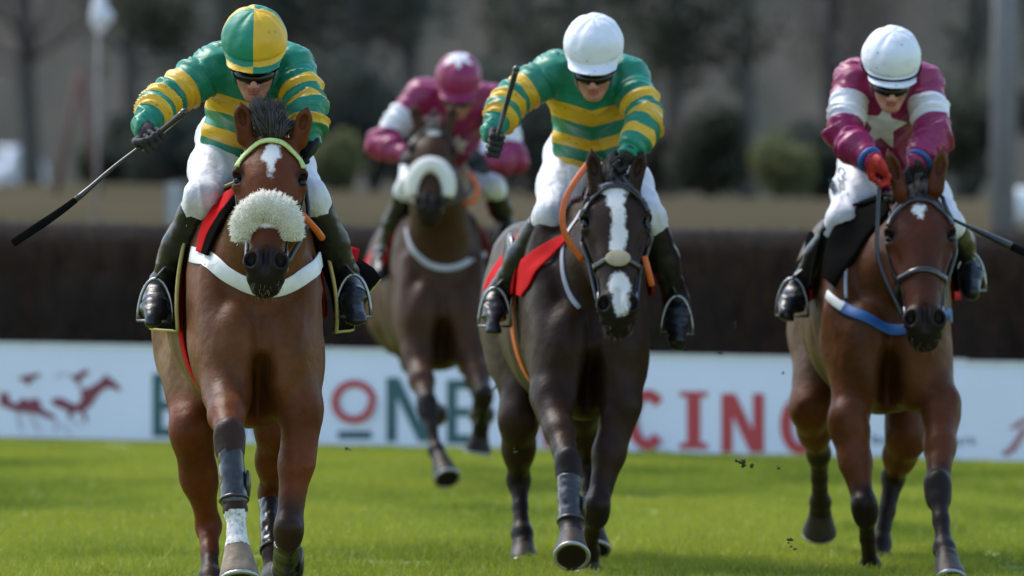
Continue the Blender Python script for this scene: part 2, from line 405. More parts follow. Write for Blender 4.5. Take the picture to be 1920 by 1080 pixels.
# ------------------------------------------------------------------ horses
def rotz(a): c, s = math.cos(a), math.sin(a); return np.array([[c, s, 0], [-s, c, 0], [0, 0, 1.]])   # rows: lateral, back, up
def seg_t(p, a, b):
    ab = b-a; t = np.clip(((p-a)@ab)/(ab@ab), 0, 1); return t, np.linalg.norm(p-(a+t[:, None]*ab), axis=1)
class Horse: pass
def build_horse(c):
    """c: dict of measured points (pixel x, pixel y, metres behind D)"""
    D = c['D']; H = Horse(); H.c = c; H.D = D
    pt = lambda q: P(q[0], q[1], D+q[2])
    root = pt((c['chest'][0], c['chest'][1], .9)); root[2] = 0
    H.root = empty('horse', root, c['label'], 'horse', 'horses galloping towards the camera')
    yaw = math.radians(c['yaw']); R = rotz(yaw)
    C0 = pt((c['chest'][0], c['chest'][1], .15)); C0[2] = c.get('zb', 0)
    sx, sz = c.get('sx', 1.), c.get('sz', 1.)
    def B(x, y, z): return C0+R[0]*x*sx+R[1]*y+np.array([0, 0, z*sz])
    H.B = B; H.R = R
    F = Field()
    # trunk
    F.ell(B(0, .50, 1.02), (.235*sx, .42, .40*sz), R)
    F.ell(B(0, .95, 1.01), (.285*sx, .55, .37*sz), R, .10)
    F.ell(B(0, 1.35, 1.10), (.24*sx, .42, .29*sz), R, .10)
    F.cone(B(0, .42, 1.33), B(0, 1.15, 1.29), .06, .12, .12)
    hw = c.get('haunch', .13)
    for s in (-1, 1):
        F.ell(B(s*hw, 1.60, 1.02), (.165, .31, .35), R, .08)
        F.ell(B(s*.165, .24, .95), (.075*sx, .16, .25), R, .045)       # point of shoulder
        F.ell(B(s*.155, .40, 1.14), (.08, .15, .27), R, .07)           # shoulder blade
    F.ell(B(0, 1.62, 1.24), (.19, .35, .16), R, .09)
    for s in (-1, 1):
        F.ell(B(s*.098, .115, .87), (.112, .125, .19), R, .045)          # breast muscles
        F.ell(B(s*.082, .10, .76), (.070, .105, .13), R, .035)
        F.ell(B(s*.185, .33, .90), (.060, .13, .13), R, .02); F.cone(B(s*.165, .20, 1.16), B(s*.155, .10, .93), .050, .048, .02)
        F.cone(B(s*.09, .05, 1.16), B(s*.045, -.03, .98), .016, .012, .05, sub=True)
    F.ell(B(0, .32, .74), (.15, .27, .13), R, .06)
    F.ell(B(0, .02, .69), (.048, .20, .17), R, .05, sub=True)   # hollow between them
    F.cone(B(0, -.045, .98), B(0, -.03, .84), .012, .012, .05, sub=True)
    # head frame
    pol = pt(c['poll']); muz = pt(c['muzzle']); a = muz-pol; L = np.linalg.norm(a); a = a/L; ql = L/.60; q = ql*c.get('hw', 1.17)
    lat = np.array([1., 0, 0]); lat = R[0]*0+np.array([math.cos(math.radians(c.get('hyaw', 0))), math.sin(math.radians(c.get('hyaw', 0))), 0])
    lat = nrm(lat-a*(lat@a)); wv = np.cross(lat, a); wv = wv if wv[1] < 0 else -wv
    HR = np.array([lat, a, wv])
    def h(v, u, w_): return pol+lat*v*q+a*u*ql+wv*w_*q
    H.h = h; H.HR = HR; H.q = q; H.pol = pol; H.a = a; H.wv = wv; H.lat = lat
    # neck
    nb = B(0, .36, 1.13); nt_ = h(0, .08, -.15)
    if 'neckmid' in c: nm = pt(c['neckmid'])
    else: nm = (nb+nt_)/2+np.array([0, 0, .02])
    fl = (lat, .80)
    F.cone(nb, nm, .235, .165, .08, fl); F.cone(nm, nt_, .165, .10, .06, fl)
    F.cone(h(0, .03, -.12), B(0, .55, 1.36), .05, .06, .08)
    Fb = Field(); Fb.p = list(F.p); H.Fb = Fb
    # head
    e = lambda v, u, w_, r, k=.02, sub=False: F.ell(h(v, u, w_), np.array(r)*np.array([q, ql, q]), HR, k*q, sub)
    e(0, .09, -.065, (.088, .10, .085), .03)
    e(0, .19, -.065, (.098, .11, .085), .03)
    F.cone(h(0, .17, -.050), h(0, .50, -.052), .074*q, .050*q, .03*q)
    F.cone(h(0, .33, -.030), h(0, .49, -.026), .032*q, .028*q, .015*q)           # nasal bone ridge
    for s in (-1, 1):
        e(s*.062, .25, -.15, (.036, .12, .09), .03)                                # cheek
        F.cone(h(s*.070, .120, -.020), h(s*.092, .165, -.030), .016*q, .019*q, .018*q)  # brow over the eye
        F.cone(h(s*.093, .165, -.032), h(s*.096, .215, -.040), .016*q, .014*q, .012*q)
        F.cone(h(s*.093, .215, -.055), h(s*.048, .40, -.045), .012*q, .010*q, .018*q)   # cheek crest
        F.cone(h(s*.072, .085, .016), h(s*.086, .11, .004), .014*q, .012*q, .03*q, sub=True)  # hollow over the eye
        e(s*.098, .190, -.026, (.014, .021, .014), .008, True)                   # eye socket
    F.cone(h(0, .24, -.17), h(0, .52, -.105), .060*q, .036*q, .035*q)
    e(0, .535, -.060, (.056, .062, .058), .03)
    e(0, .572, -.075, (.055, .036, .046), .02)
    for s in (-1, 1):
        e(s*.038, .535, -.030, (.031, .042, .030), .014)                         # flared nostril
        e(s*.045, .540, -.002, (.0185, .030, .030), .008, True)
    e(0, .597, -.092, (.043, .024, .038), .014)                                   # lower lip
    F.cone(h(-.05, .592, -.062), h(.05, .592, -.062), .004*q, .004*q, .008*q, sub=True)  # mouth line
    F.cone(h(0, .50, -.002), h(0, .58, -.016), .008*q, .005*q, .018*q, sub=True)
    Fh = Field(); Fh.p = F.p[len(Fb.p):]; H.Fh = Fh
    # ears
    for s, ep, et in ((-1, 'earL', 'tipL'), (1, 'earR', 'tipR')):
        b0 = pt(c[ep]); t0 = pt(c[et]); ax_ = nrm(t0-b0); l = np.linalg.norm(t0-b0)
        side = nrm(np.cross(ax_, np.array([0, -1., 0]))); fr = np.cross(side, ax_); fr = fr if fr[1] < 0 else -fr
        ER = np.array([side, ax_, fr]); m_ = b0+ax_*l*.42
        F.cone(b0-ax_*.035, b0+ax_*l*.12, .027*q, .025*q, .022)
        F.ell(m_, (.0245*q, l*.43, .020*q), ER, .014)
        F.cone(m_+ax_*l*.15, t0, .019*q, .003, .014)
        F.ell(m_+fr*.020*q+ax_*l*.02, (.0135*q, l*.33, .018*q), ER, .006, sub=True)
    # legs
    H.dark = []; H.legs = {}
    for nm_, pts in c['fore'].items():
        X = [pt(q_) for q_ in pts]; el, kn, fe, co, to = X; H.legs[nm_] = X
        s = -1 if nm_ == 'L' else 1
        mid = el*.55+kn*.45
        F.cone(B(s*.13, .28, .92), el, .110, .084, .06, (R[0], .85))
        F.chain([el, mid, kn*.88+el*.12], [.078, .058, .044], .04)
        F.cone(el*.9+kn*.1+R[0]*s*.022, mid+R[0]*s*.014, .048, .031, .02)
        F.cone(el*.9+kn*.1-R[0]*s*.030-R[1]*.03, mid-R[0]*s*.012-R[1]*.01, .046, .027, .02)
        d = nrm(fe-kn)
        F.cone(kn-d*.045, kn+d*.030, .045, .041, .025, (lat, 1.08)); F.ell(kn-R[1]*.010+(el-kn)*.03, (.046, .034, .078), None, .03)
        F.ell(kn+R[1]*.035+d*.005, (.025, .03, .035), None, .02)
        F.chain([kn+d*.03, kn*.5+fe*.5, fe], [.036, .029, .032], .02); F.cone(kn+d*.06+R[1]*.03, fe+R[1]*.03, .014, .018, .02)
        F.ell(fe, (.042, .045, .042), None, .02)
        F.chain([fe, fe*.4+co*.6, co], [.036, .031, .038], .02)
        hoof(F, co, to, H)
        H.dark.append((el*.35+kn*.65, kn, fe, co))
    for nm_, pts in c['hind'].items():
        X = [pt(q_) for q_ in pts]; st, ho, fe, co, to = X; H.legs['h'+nm_] = X
        s = -1 if nm_ == 'L' else 1
        F.cone(B(s*hw, 1.55, .98), st, .185, .092, .10, (R[0], .8))
        F.chain([st, st*.5+ho*.5, ho], [.090, .070, .042], .05, (R[0], .88))
        F.ell(ho+R[1]*.03, (.034, .045, .050), None, .03); F.cone(st*.3+ho*.7+R[1]*.07, ho+R[1]*.06+np.array([0, 0, .03]), .014, .026, .03)
        F.ell(ho, (.044, .048, .058), None, .03)
        F.chain([ho, ho*.5+fe*.5, fe], [.042, .032, .034], .02)
        F.ell(fe, (.044, .048, .044), None, .02); F.chain([fe, co], [.036, .042], .02); hoof(F, co, to, H)
        H.dark.append((st*.25+ho*.75, ho, fe, co) if not c.get('brownhind') else (fe*.8+ho*.2, fe*.9+ho*.1, fe, co))
    H.F = F
    hb = pol+a*.3
    fine = ((hb-np.array([.22, .40, .48])), (hb+np.array([.22, .30, .50])))
    v, qd = nets(F, c.get('h', .010), fine, c.get('hf', .0055))
    v += vnormals(v, qd)*((fbm(v*9, 3)-.5)*.010*(1-.8*sstep(.45, .25, np.linalg.norm(v-hb, axis=1))))[:, None]
    rd_ = 1-np.abs(2*fbm(v*np.array([6, 4, 3.2])+5, 2)-1); v += vnormals(v, qd)*((rd_-.8)*.024*sstep(.35, .6, np.linalg.norm(v-hb, axis=1))*sstep(.4, .7, v[:, 2]))[:, None]
    # coat colours
    base = np.array(c['coat']); dk = np.array(c['points']); colr = np.tile(base, (len(v), 1))
    hv = (v-pol)@HR.T/np.array([q, ql, q]); isneckhead = (np.abs(hv[:, 0]) < .16) & (hv[:, 1] > -.2) & (hv[:, 1] < .72) & (hv[:, 2] > -.24)
    # belly and flanks a lighter clipped shade where the photo shows it
    bl = (v-C0)@R.T
    fl_ = sstep(.45, .8, bl[:, 1]+(.0 if 'clip' not in c else 0))*sstep(.62, .75, v[:, 2])
    colr = colr*(1-fl_[:, None])+np.array(c.get('clip', c['coat']))*fl_[:, None]
    dm = np.zeros(len(v))
    for (f0, kn, fe, co) in H.dark:
        t, d = seg_t(v, f0, kn); m = sstep(0, .8, t)*sstep(.13, .10, d); dm = np.maximum(dm, m)
        for A_, B_ in ((kn, fe), (fe, co)):
            t, d = seg_t(v, A_, B_); dm = np.maximum(dm, sstep(.10, .07, d))
    t_mz = sstep(c.get('mz', .455), .525, hv[:, 1]+.35*np.abs(hv[:, 0])*0+.02*(vnoise(v*30)-.5))*isneckhead
    dm2 = np.maximum(dm, t_mz)
    hc_ = np.array(c.get('headcol', c['coat'])); hm = (isneckhead & (hv[:, 1] > -.05))*sstep(-.2, -.08, hv[:, 2]); colr = colr*(1-hm[:, None])+hc_*hm[:, None]
    nk = sstep(1.02, 1.12, v[:, 2])*(1-hm)*sstep(.5, .2, bl[:, 1]); colr = colr*(1-.5*nk[:, None])+np.array(c.get('neckcol', c['coat']))*.5*nk[:, None]
    lc = np.array(c.get('legcol', c['coat'])); lm = sstep(.78, .66, v[:, 2])*(vnoise(v*14)*.4+.8).clip(0, 1); colr = colr*(1-lm[:, None])+lc*lm[:, None]
    dmx = (dm*sstep(.9, .7, v[:, 2]))[:, None]; colr = colr*(1-dmx)+dk*dmx; mzc = np.array(c.get('muzcol', (.012, .010, .011))); colr = colr*(1-t_mz[:, None])+mzc*t_mz[:, None]
    for s in (-1, 1):
        de = np.sqrt(((hv[:, 0]-s*.094)/.8)**2+((hv[:, 1]-.188))**2+(hv[:, 2]+.03)**2); m_ = sstep(.040, .026, de)*.85; colr = colr*(1-m_[:, None])+np.array([.008, .006, .006])*m_[:, None]
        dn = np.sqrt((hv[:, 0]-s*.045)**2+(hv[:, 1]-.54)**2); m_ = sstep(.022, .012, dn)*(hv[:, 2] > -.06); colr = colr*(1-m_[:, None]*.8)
    for k_ in ('L', 'R'):
        pass
    colr = colr*(1-dm[:, None])+dk*dm[:, None]
    MZ = t_mz
    # tan patches about the muzzle and eye rims
    white = np.full(len(v), -.05)
    for shp in c.get('marks', []):      # (v, u, halfwidth, halflength) ellipses on the face
        dd = (1-np.sqrt(((hv[:, 0]-shp[0])/shp[2])**2+((hv[:, 1]-shp[1])/shp[3])**2))*min(shp[2], shp[3])
        dd = np.where(isneckhead & (hv[:, 2] > -.09), dd, -.05); white = np.maximum(white, np.clip(dd, -.05, .02))
    for nm_ in c.get('socks', []):
        X = H.legs[nm_]; t, d = seg_t(v, X[2], X[3]); tt = ((v-X[2])@(X[3]-X[2]))/((X[3]-X[2])@(X[3]-X[2]))
        white = np.where((d < .09) & (tt > .1), np.maximum(white, np.clip((tt-.02)*.12, -.05, .0035)), white)
    for hc, hd, hl2 in H.hoofs:
        m = (((v-hc)@hd) > .004) & (np.linalg.norm(v-hc, axis=1) < .20) & (v[:, 2] < .45)
        colr[m] = np.array(c.get('hoofcol', (.07, .055, .045)))*(.75+.5*vnoise(v[m]*np.array([40, 40, 12]))[:, None]); white[m] = -.05
        m = m & (((v-hc)@hd) > hl2-.010) & (np.linalg.norm((v-hc)-((v-hc)@hd)[:, None]*hd, axis=1) < .052); colr[m] = (.016, .013, .011)
    H.body = mesh('body', v, qd, M['coat'], H.root, {'white': white}, True, colr)
    # eyes
    for s in (-1, 1):
        sv, sf = sphere(h(s*.0935, .192, -.045), (.0165*q, .019*ql, .018*q), R=HR)
        mesh('eye', sv, sf, M['eye'], H.root)
    for hc, hd, hl_ in H.hoofs:                       # steel shoes
        s1 = nrm(np.cross(hd, [0, 1., .2])); s2 = np.cross(s1, hd); th = np.linspace(.35, 2*math.pi-.35, 22)+math.pi/2
        pth = hc+hd*(hl_+.003)+np.outer(np.cos(th)*.063, s1)+np.outer(np.sin(th)*.063, s2)*(1 if s2[1] > 0 else -1)
        sv, sf = tube(pth, .0085, 6); mesh('horseshoe', sv, sf, M['shoe'], H.root)
    return H
def hoof(F, co, to, H):
    """hoof from the coronet towards the ground surface at 'to'"""
    if not hasattr(H, 'hoofs'): H.hoofs = []
    d = nrm(to-co); l = np.linalg.norm(to-co)
    F.cone(co, co+d*l*.95, .044, .070, .012)
    far = co+d*(l+.10)
    # cut flat below
    side = nrm(np.cross(d, [0, 1., .2])); o2 = np.cross(side, d)
    F.ell(co+d*(l+.078), (.12, .12, .08), np.array([side, o2, d]), .006, sub=True)
    F.p[-1] = F.p[-1]
    H.hoofs.append((co, d, l))

# ---- tack
def bridle(H, col='leather', brow='leather', nose=None, thin=.018, u_nose=.40, parts=('brow', 'cheek', 'nose')):
    h, F, q = H.h, H.F, H.q
    out = []
    ub = .040
    def ring(u, w0, n=9, a0=-115, a1=115, rad=.16, ds=0):
        o = []
        for i in range(n):
            a = math.radians(a0+(a1-a0)*i/(n-1)); o.append(h(math.sin(a)*rad*.8, u+ds*(1-math.cos(a)), w0+math.cos(a)*rad))
        return o
    if 'brow' in parts:
        pth = H.Fh.snap(smooth_path(ring(ub, -.06, 11, -84, 84, ds=.085), 4), .003)
        for _ in range(10):
            dlt = np.clip(.005-F(pth), 0, .02); pth = pth+H.wv*dlt[:, None]*.8+H.a*dlt[:, None]*.5
            pth[1:-1] = (pth[:-2]+4*pth[1:-1]+pth[2:])/6
        v, f = strap(H.Fh, None, .017*q, .006, .0015, 6, pre=pth); out.append(mesh('browband', v, f, M[brow], H.root))
    if 'cheek' in parts:
        for s in (-1, 1):
            pts = [h(s*.16, .05, -.04), h(s*.17, .115, -.075), h(s*.17, .19, -.095), h(s*.15, .28, -.09), h(s*.12, .38, -.075), h(s*.10, .47, -.075)]
            v, f = strap(H.Fh, pts, thin*q, .005, .002, 6); mesh('cheekpiece', v, f, M[col], H.root)
            # bit ring
            c0 = F.snap(h(s*.085, .485, -.085)[None], .008)[0]
            th = np.linspace(0, 2*math.pi, 18)[:-1]; rp = c0+np.outer(np.cos(th)*.030*q, H.a)+np.outer(np.sin(th)*.030*q, H.wv)
            v, f = tube(rp, .0045*q, 6, close=True); mesh('bit_ring', v, f, M['steel'], H.root)
            v, f = tube([c0, h(s*.03, .545, -.09)], .006, 6); mesh('bit', v, f, M['steel'], H.root)
    if 'nose' in parts:
        v, f = strap(H.Fh, ring(u_nose, -.07, 11, -120, 120, ds=.02), .019*q, .008, .001, 6); out.append(mesh('noseband', v, f, M[nose or col], H.root))
        v, f = strap(F, [h(s_*.12, u_nose+.02+.05*(1-abs(s_)), -.03+.05*(1-abs(s_))) for s_ in (-1, -.6, 0, .6, 1)], .012*q, .004, .001, 6) if False else (None, None)
    return out
def whiskers(H, n=50):
    b = []; t = []
    for i in range(n):
        p = H.h(random.uniform(-.05, .05), random.uniform(.585, .62), random.uniform(-.12, -.05))
        d = np.array([random.uniform(-.5, .5), random.uniform(-.6, .1), -1.]); b.append(p); t.append(p+nrm(d)*random.uniform(.012, .032))
    b, t = np.array(b), np.array(t); b2 = H.F.snap(b); t = t+b2-b; b = b2; sd_ = np.tile([.00035, 0, 0], (n, 1))
    v, f = blades(b, t, sd_); mesh('whiskers', v, f, M['coathair'], H.root)
def sheep_nose(H, u=.36, tr=.042, mat='fleece', R0=.098, fluff=1.0, drop=.10, a1=100):
    """thick sheepskin noseband: an arch over the nose with a shaggy pile"""
    h, q = H.h, H.q; pts = []
    for i in range(25):
        a = math.radians(-a1+2*a1*i/24); pts.append(h(math.sin(a)*R0, u+drop*(1-math.cos(a))*.8, -.035+math.cos(a)*.062))
    path = np.array(pts)
    v, f = tube(path, [tr*.80*q]+[tr*q]*5+[tr*.80*q], 28); v = np.array(v)
    c = np.repeat(path, 28, 0); n = v-c; n /= np.linalg.norm(n, axis=1, keepdims=True)
    v = v+n*((fbm(v*38, 3)-.5)*.022*fluff)[:, None]
    o = mesh('sheepskin_noseband', v, f, M[mat], H.root)
    N = 17000 if fluff > .5 else 2500
    i = rs.randint(0, len(path)-1, N); a = rs.rand(N)*2*math.pi; base_i = (i*28+(a/(2*math.pi)*28).astype(int) % 28)
    b = v[base_i]+rs.randn(N, 3)*.0045; d = n[base_i]+rs.randn(N, 3)*.30+np.array([0, 0, -.10]); d /= np.linalg.norm(d, axis=1, keepdims=True)
    l = (.002+.007*rs.rand(N)**1.5)*fluff+.001; sd_ = np.cross(d, rs.randn(N, 3)); sd_ /= np.linalg.norm(sd_, axis=1, keepdims=True)
    vv, ff = blades(b-d*.004, b+d*l[:, None], sd_*.0014); mesh('fleece_pile', vv, ff, M[mat], o)
    return o
def forelock(H, n=160, up=.10, fall=0.03, spread=.055, spiky=True, mat='hair'):
    h, F, q = H.h, H.F, H.q; V = MB(); cl = []
    for i in range(34 if spiky else 14):
        v0 = random.gauss(0, .021 if spiky else .016); u0 = random.uniform(-.03, .03)
        p = h(v0, u0, random.uniform(-.02, .02)); ang = v0/.03
        if spiky: d = nrm(H.lat*(ang*.42-.16+random.gauss(0, .12))-H.a*random.uniform(.7, 1.2)+H.wv*random.uniform(-.1, .5)); l = up*random.uniform(.5, 1.2)*max(.4, 1.1-.35*abs(ang+.5)); cur = H.a*.012
        else: d = nrm(H.lat*ang*.25+H.a*.65+H.wv*.45); l = fall*random.uniform(.6, 1.2); cur = H.a*.02-H.wv*.012
        cl.append((p, p+d*l+cur, d, l))
    for i in range(n*(6 if spiky else 4)):
        p, tip, d, l = random.choice(cl); p2 = p+H.lat*random.gauss(0, .010)+H.a*random.gauss(0, .010)+H.wv*random.gauss(0, .004); e = tip+np.array([random.gauss(0, .010 if spiky else .0055) for _ in range(3)])-d*l*random.uniform(0, .35)
        path = np.array([p2-d*.012, p2*.66+e*.34+d*.012, p2*.3+e*.7+d*.008, e]); v, f = tube(path, [.0016, .0020, .0014, .0003], 4); V.add(v, f)
    V.build('forelock', M[mat], H.root)
    m = MB()   # the mane seen behind the ears
    for i in range(n):
        t = random.random(); p = H.pol*(1-t)+H.B(0, .50, 1.36)*t+np.array([random.gauss(0, .012), 0, .03])
        
        d = nrm(np.array([random.gauss(0, .3), -.2, 1.0])); l = .06*random.uniform(.5, 1.2)
        v, f = tube(np.array([p-d*.01, p+d*l*.6, p+d*l+np.array([random.gauss(0, .02), .01, -.01])]), [.005, .004, .0006], 5); m.add(v, f)
    m.build('mane', M[mat], H.root)
def chest_band(H, mat, pts, width, thick=.006, name='breast_strap', n=10):
    D = H.D; path = [H.F.snap(P(x, y, D+dy)[None])[0] for x, y, dy in pts]
    v, f = strap(H.F, path, width, thick, .004, n); return mesh(name, v, f, M[mat], H.root)
def px_strap(H, mat, pts, width, name, thick=.004, off=.003):
    """like a band, but each point is cast onto the horse along the view"""
    O = []
    for x, y in pts: a = P(x, y, H.D-.8); b = P(x, y, H.D+2.2); O.append((a, (b-a)/np.linalg.norm(b-a)))
    hit = list(H.Fb.ray(np.array([o[0] for o in O]), np.array([o[1] for o in O]), off, 3.2))
    hit = smooth_path(hit, 4)
    for _ in range(14): hit[1:-1] = (hit[:-2]+2*hit[1:-1]+hit[2:])/4
    v, f = strap(H.Fb, hit[::3], width, thick, off, 4); return mesh(name, v, f, M[mat], H.root)
def girth(H, mat, y, width=.10, lo=-1, name='girth'):
    B = H.B; pts = []
    for i in range(15):
        a = math.radians(-75-210*i/14) if False else math.radians(-120+240*i/14)
        pts.append(B(math.sin(a)*.5, y+.05*math.cos(a), 1.0-math.cos(a)*.55))
    hit = list(H.Fb.ray(np.array(pts), np.array([nrm(B(0, y, 1.0)-p) for p in pts]), .004, .6))
    v, f = strap(H.Fb, hit, width, .006, .004, 5); return mesh(name, v, f, M[mat], H.root)
def cloth(H, name, mat, y0, y1, zlow, lift=.015, flare=.0, trim=None, ztop=1.36, rip=.008, flareR=None, back=.0):
    """saddle cloth draped over the back: a curved sheet with thickness following the barrel, hanging to zlow on both sides"""
    B = H.B; nu, nv = 22, 44; G = np.zeros((nu+1, nv+1, 3))
    fr = {-1: flare, 1: flare if flareR is None else flareR}
    for i in range(nu+1):
        y = y0+(y1-y0)*i/nu; org = []; dr = []
        for j in range(nv+1):
            s = -1+2*j/nv; a = s*math.radians(112)
            pa = B(math.sin(a)*.55, y-back*abs(s)*(i/nu-.5)*2, 1.02+math.cos(a)*.5); org.append(pa); dr.append(nrm(B(0, y, 1.02)-pa))
        hit = H.Fb.ray(np.array(org[::2]), np.array(dr[::2]), lift, .6)
        # keep what lies above zlow and space it evenly
        hh = np.zeros((nv+1, 3)); mi = len(hit)//2
        for sg, side in ((-1, hit[:mi+1][::-1]), (1, hit[mi:])):
            al = np.concatenate([[0], np.cumsum(np.linalg.norm(np.diff(side, axis=0), axis=1))]); zz = side[:, 2]; below = np.where(zz < zlow)[0]
            if len(below): k_ = below[0]; tt_ = (zz[k_-1]-zlow)/(zz[k_-1]-zz[k_]+1e-9); Lm = al[k_-1]+tt_*(al[k_]-al[k_-1])
            else: Lm = al[-1]
            sp = np.stack([np.interp(np.linspace(0, Lm, nv//2+1), al, side[:, k]) for k in range(3)], -1)
            if sg > 0: hh[nv//2:] = sp
            else: hh[:nv//2+1] = sp[::-1]
        for j in range(nv+1):
            s = -1+2*j/nv; p = hh[j]; k = sstep(.45, 1., abs(s)); sg = np.sign(s)
            z = p[2]; zt = zlow+(1-abs(s))*0
            fl_ = fr[int(sg)] if sg else 0
            edge = (i/nu)**2
            G[i, j] = p+H.R[0]*sg*k*fl_*(.3+edge)+H.R[1]*k*fl_*edge+H.R[0]*sg*k*rip*.6*math.sin(i*.9)
    V = G.reshape(-1, 3); id_ = lambda i, j: i*(nv+1)+j
    Fc = [(id_(i, j), id_(i, j+1), id_(i+1, j+1), id_(i+1, j)) for i in range(nu) for j in range(nv)]
    o = mesh(name, V, Fc, M[mat], H.root); sm = o.modifiers.new('thick', 'SOLIDIFY'); sm.thickness = .006; sm.offset = 1
    if trim:
        edge_ = [G[0, j] for j in range(0, nv+1)]+[G[i, nv] for i in range(1, nu+1)]+[G[nu, j] for j in range(nv-1, -1, -1)]+[G[i, 0] for i in range(nu-1, 0, -1)]
        v, f = tube(np.array(edge_), .0075, 6, close=True); mesh('braid_trim', v, f, M[trim], o)
    return o
def saddle(H, y=.95, mat='leather', z=None):
    B, R = H.B, H.R; S = Field()
    top = H.Fb.ray(B(0, y, 1.9)[None], np.array([[0, 0, -1.]]), 0, 1.)[0][2]
    def b(x, yy, dz): p = B(x, yy, 0); p[2] = top+dz; return p
    S.ell(b(0, y, .035), (.12, .22, .035), R, .03); S.ell(b(0, y-.20, .055), (.05, .05, .04), R, .04); S.ell(b(0, y+.20, .055), (.11, .06, .035), R, .04)
    for s in (-1, 1): S.ell(b(s*.250, y-.10, -.24), (.028, .15, .15), R, .05)
    S.ell(b(0, y, -.14), (.17, .4, .15), R, .02, sub=True)
    v, q = nets(S, .012); return mesh('saddle', v, q, M[mat], H.root)
def stirrup(H, c, s, hgt=.13, wd=.062, yawd=0, leather_to=None):
    """iron: an arch with a tread, hung by its leather"""
    c = np.array(c); th = np.linspace(0, math.pi, 15); ca, sa = math.cos(math.radians(yawd)), math.sin(math.radians(yawd))
    L = np.array([ca, sa, 0]); path = [c+L*math.cos(t)*wd+np.array([0, 0, 1])*math.sin(t)*hgt for t in th]
    v, f = tube(path, .0065, 7); o = mesh('stirrup_iron', v, f, M['steel'], H.root)
    v, f = box(c, (wd*2, .032, .010), np.array([[ca, sa, 0], [-sa, ca, 0], [0, 0, 1]])); mesh('tread', v, f, M['steel'], o)
    if leather_to is not None:
        top = c+np.array([0, 0, hgt]); m = (top+leather_to)/2+H.R[0]*s*.02
        v, f = tube(smooth_path([top, m, leather_to], 6), .011, 6, (H.R[0], .3)); mesh('stirrup_leather', v, f, M['leather'], H.root)
    return o
def leg_boot(H, leg, mat='leather', wide=1.0, cuff=True, t0=.12, t1=.93):
    X = H.legs[leg]; kn, fe = X[1], X[2]; S = Field(); d = nrm(fe-kn); L = np.linalg.norm(fe-kn)
    a = kn+d*L*t0; b = kn+d*L*t1
    S.cone(a, (a+b)/2, .047*wide, .041*wide, .02); S.cone((a+b)/2, b, .041*wide, .047*wide, .02)
    S.cone(a+H.R[1]*.02, b+H.R[1]*.02, .036, .040, .02)
    S.ell(a-d*.05, (.08, .08, .047), None, .006, sub=True)
    v, q = nets(S, .0055); v = v+vnormals(v, q)*((vnoise(v*60)-.5)*.004)[:, None]
    o = mesh('leg_boot', v, q, M[mat], H.root)
    side = nrm(np.cross(d, [0, 1., 0]))
    if cuff:
        c0 = b; th = np.linspace(0, 2*math.pi, 20)[:-1]; oo = np.cross(side, d)
        v, f = tube(c0+np.outer(np.cos(th)*.047, side)+np.outer(np.sin(th)*.050, oo), .007, 7, close=True); mesh('boot_rim', v, f, M[mat], o)
        v, f = sphere(b-d*.05+side*-.052 if side[0] > 0 else b-d*.05+side*.052, (.014, .03, .05)); 
        v, f = sphere(b-d*.055+np.array([.050, .01, 0]), (.012, .028, .055)); mesh('boot_flap', v, f, M[mat], o)
    return o
def reins(H, mat, hands, sides=(-1, 1)):
    for s, hd in zip(sides, hands):
        c0 = H.F.snap(H.h(s*.095, .485, -.095)[None], .012)[0]; hd = np.array(hd)
        mid = (c0+hd)/2+np.array([s*.05, 0, -.05]); mid2 = c0*.25+hd*.75+np.array([s*.03, 0, -.01])
        path = smooth_path([c0, mid, mid2, hd], 10); lo = H.F(path) < .012; path[lo] = H.F.snap(path[lo], .012) if lo.any() else path[lo]
        v, f = tube(path, .0085, 7, (np.array([0, 1., 0]), .5)); mesh('rein', v, f, M[mat], H.root)
def tail(H, pts, r=.06):
    X = [P(x, y, H.D+dy) for x, y, dy in pts]; m = MB()
    for i in range(150):
        o = rs.randn(3)*.022; path = smooth_path([x+o*(.6+.9*k)+rs.randn(3)*.012*k for k, x in enumerate(X)], 4)
        v, f = tube(path, [.005, .007, .005, .0008], 4); m.add(v, f)
    m.build('tail', M['hair'], H.root)
M['coathair'] = simple('pale whisker hair', (.30, .22, .16), .5, .3, 30)

def px_patch(H, mat, A, B_, name, lift=.02, nv=6, depth=.03, fld=None):
    """a soft flap lying on the horse between two edges given as picture points cast onto it; rounded rim, real thickness"""
    D = H.D; F_ = fld or H.Fb
    A = smooth_path([np.array([x, y, 0.]) for x, y in A], 6); B_ = smooth_path([np.array([x, y, 0.]) for x, y in B_], 6)
    n = min(len(A), len(B_)); A, B_ = A[:n], B_[:n]; O = []; Dr = []
    for i in range(n):
        for j in range(nv+1):
            q = A[i]+(B_[i]-A[i])*j/nv; a = P(q[0], q[1], D-.9); b = P(q[0], q[1], D+2.5); O.append(a); Dr.append((b-a)/np.linalg.norm(b-a))
    X = F_.ray(np.array(O), np.array(Dr), lift, 3.4); X[:, 1] = np.minimum(X[:, 1], D+1.35)
    X = X.reshape(n, nv+1, 3)
    for _ in range(3): X[1:-1, :, 1] = (X[:-2, :, 1]+2*X[1:-1, :, 1]+X[2:, :, 1])/4
    X = X.reshape(-1, 3); X[:, 1] += (fbm(X*11, 2)-.5)*.02
    k = nv+1; Fc = [(i*k+j, i*k+j+1, (i+1)*k+j+1, (i+1)*k+j) for i in range(n-1) for j in range(nv)]
    o = mesh(name, X, Fc, M[mat], H.root); sm = o.modifiers.new('thick', 'SOLIDIFY'); sm.thickness = depth; sm.offset = 1
    bv = o.modifiers.new('soft', 'BEVEL'); bv.width = depth*.3; bv.segments = 2; bv.limit_method = 'ANGLE'; return o

M['shoe'] = simple('horseshoe steel', (.42, .42, .43), .4, .4, 60, metal=.8)

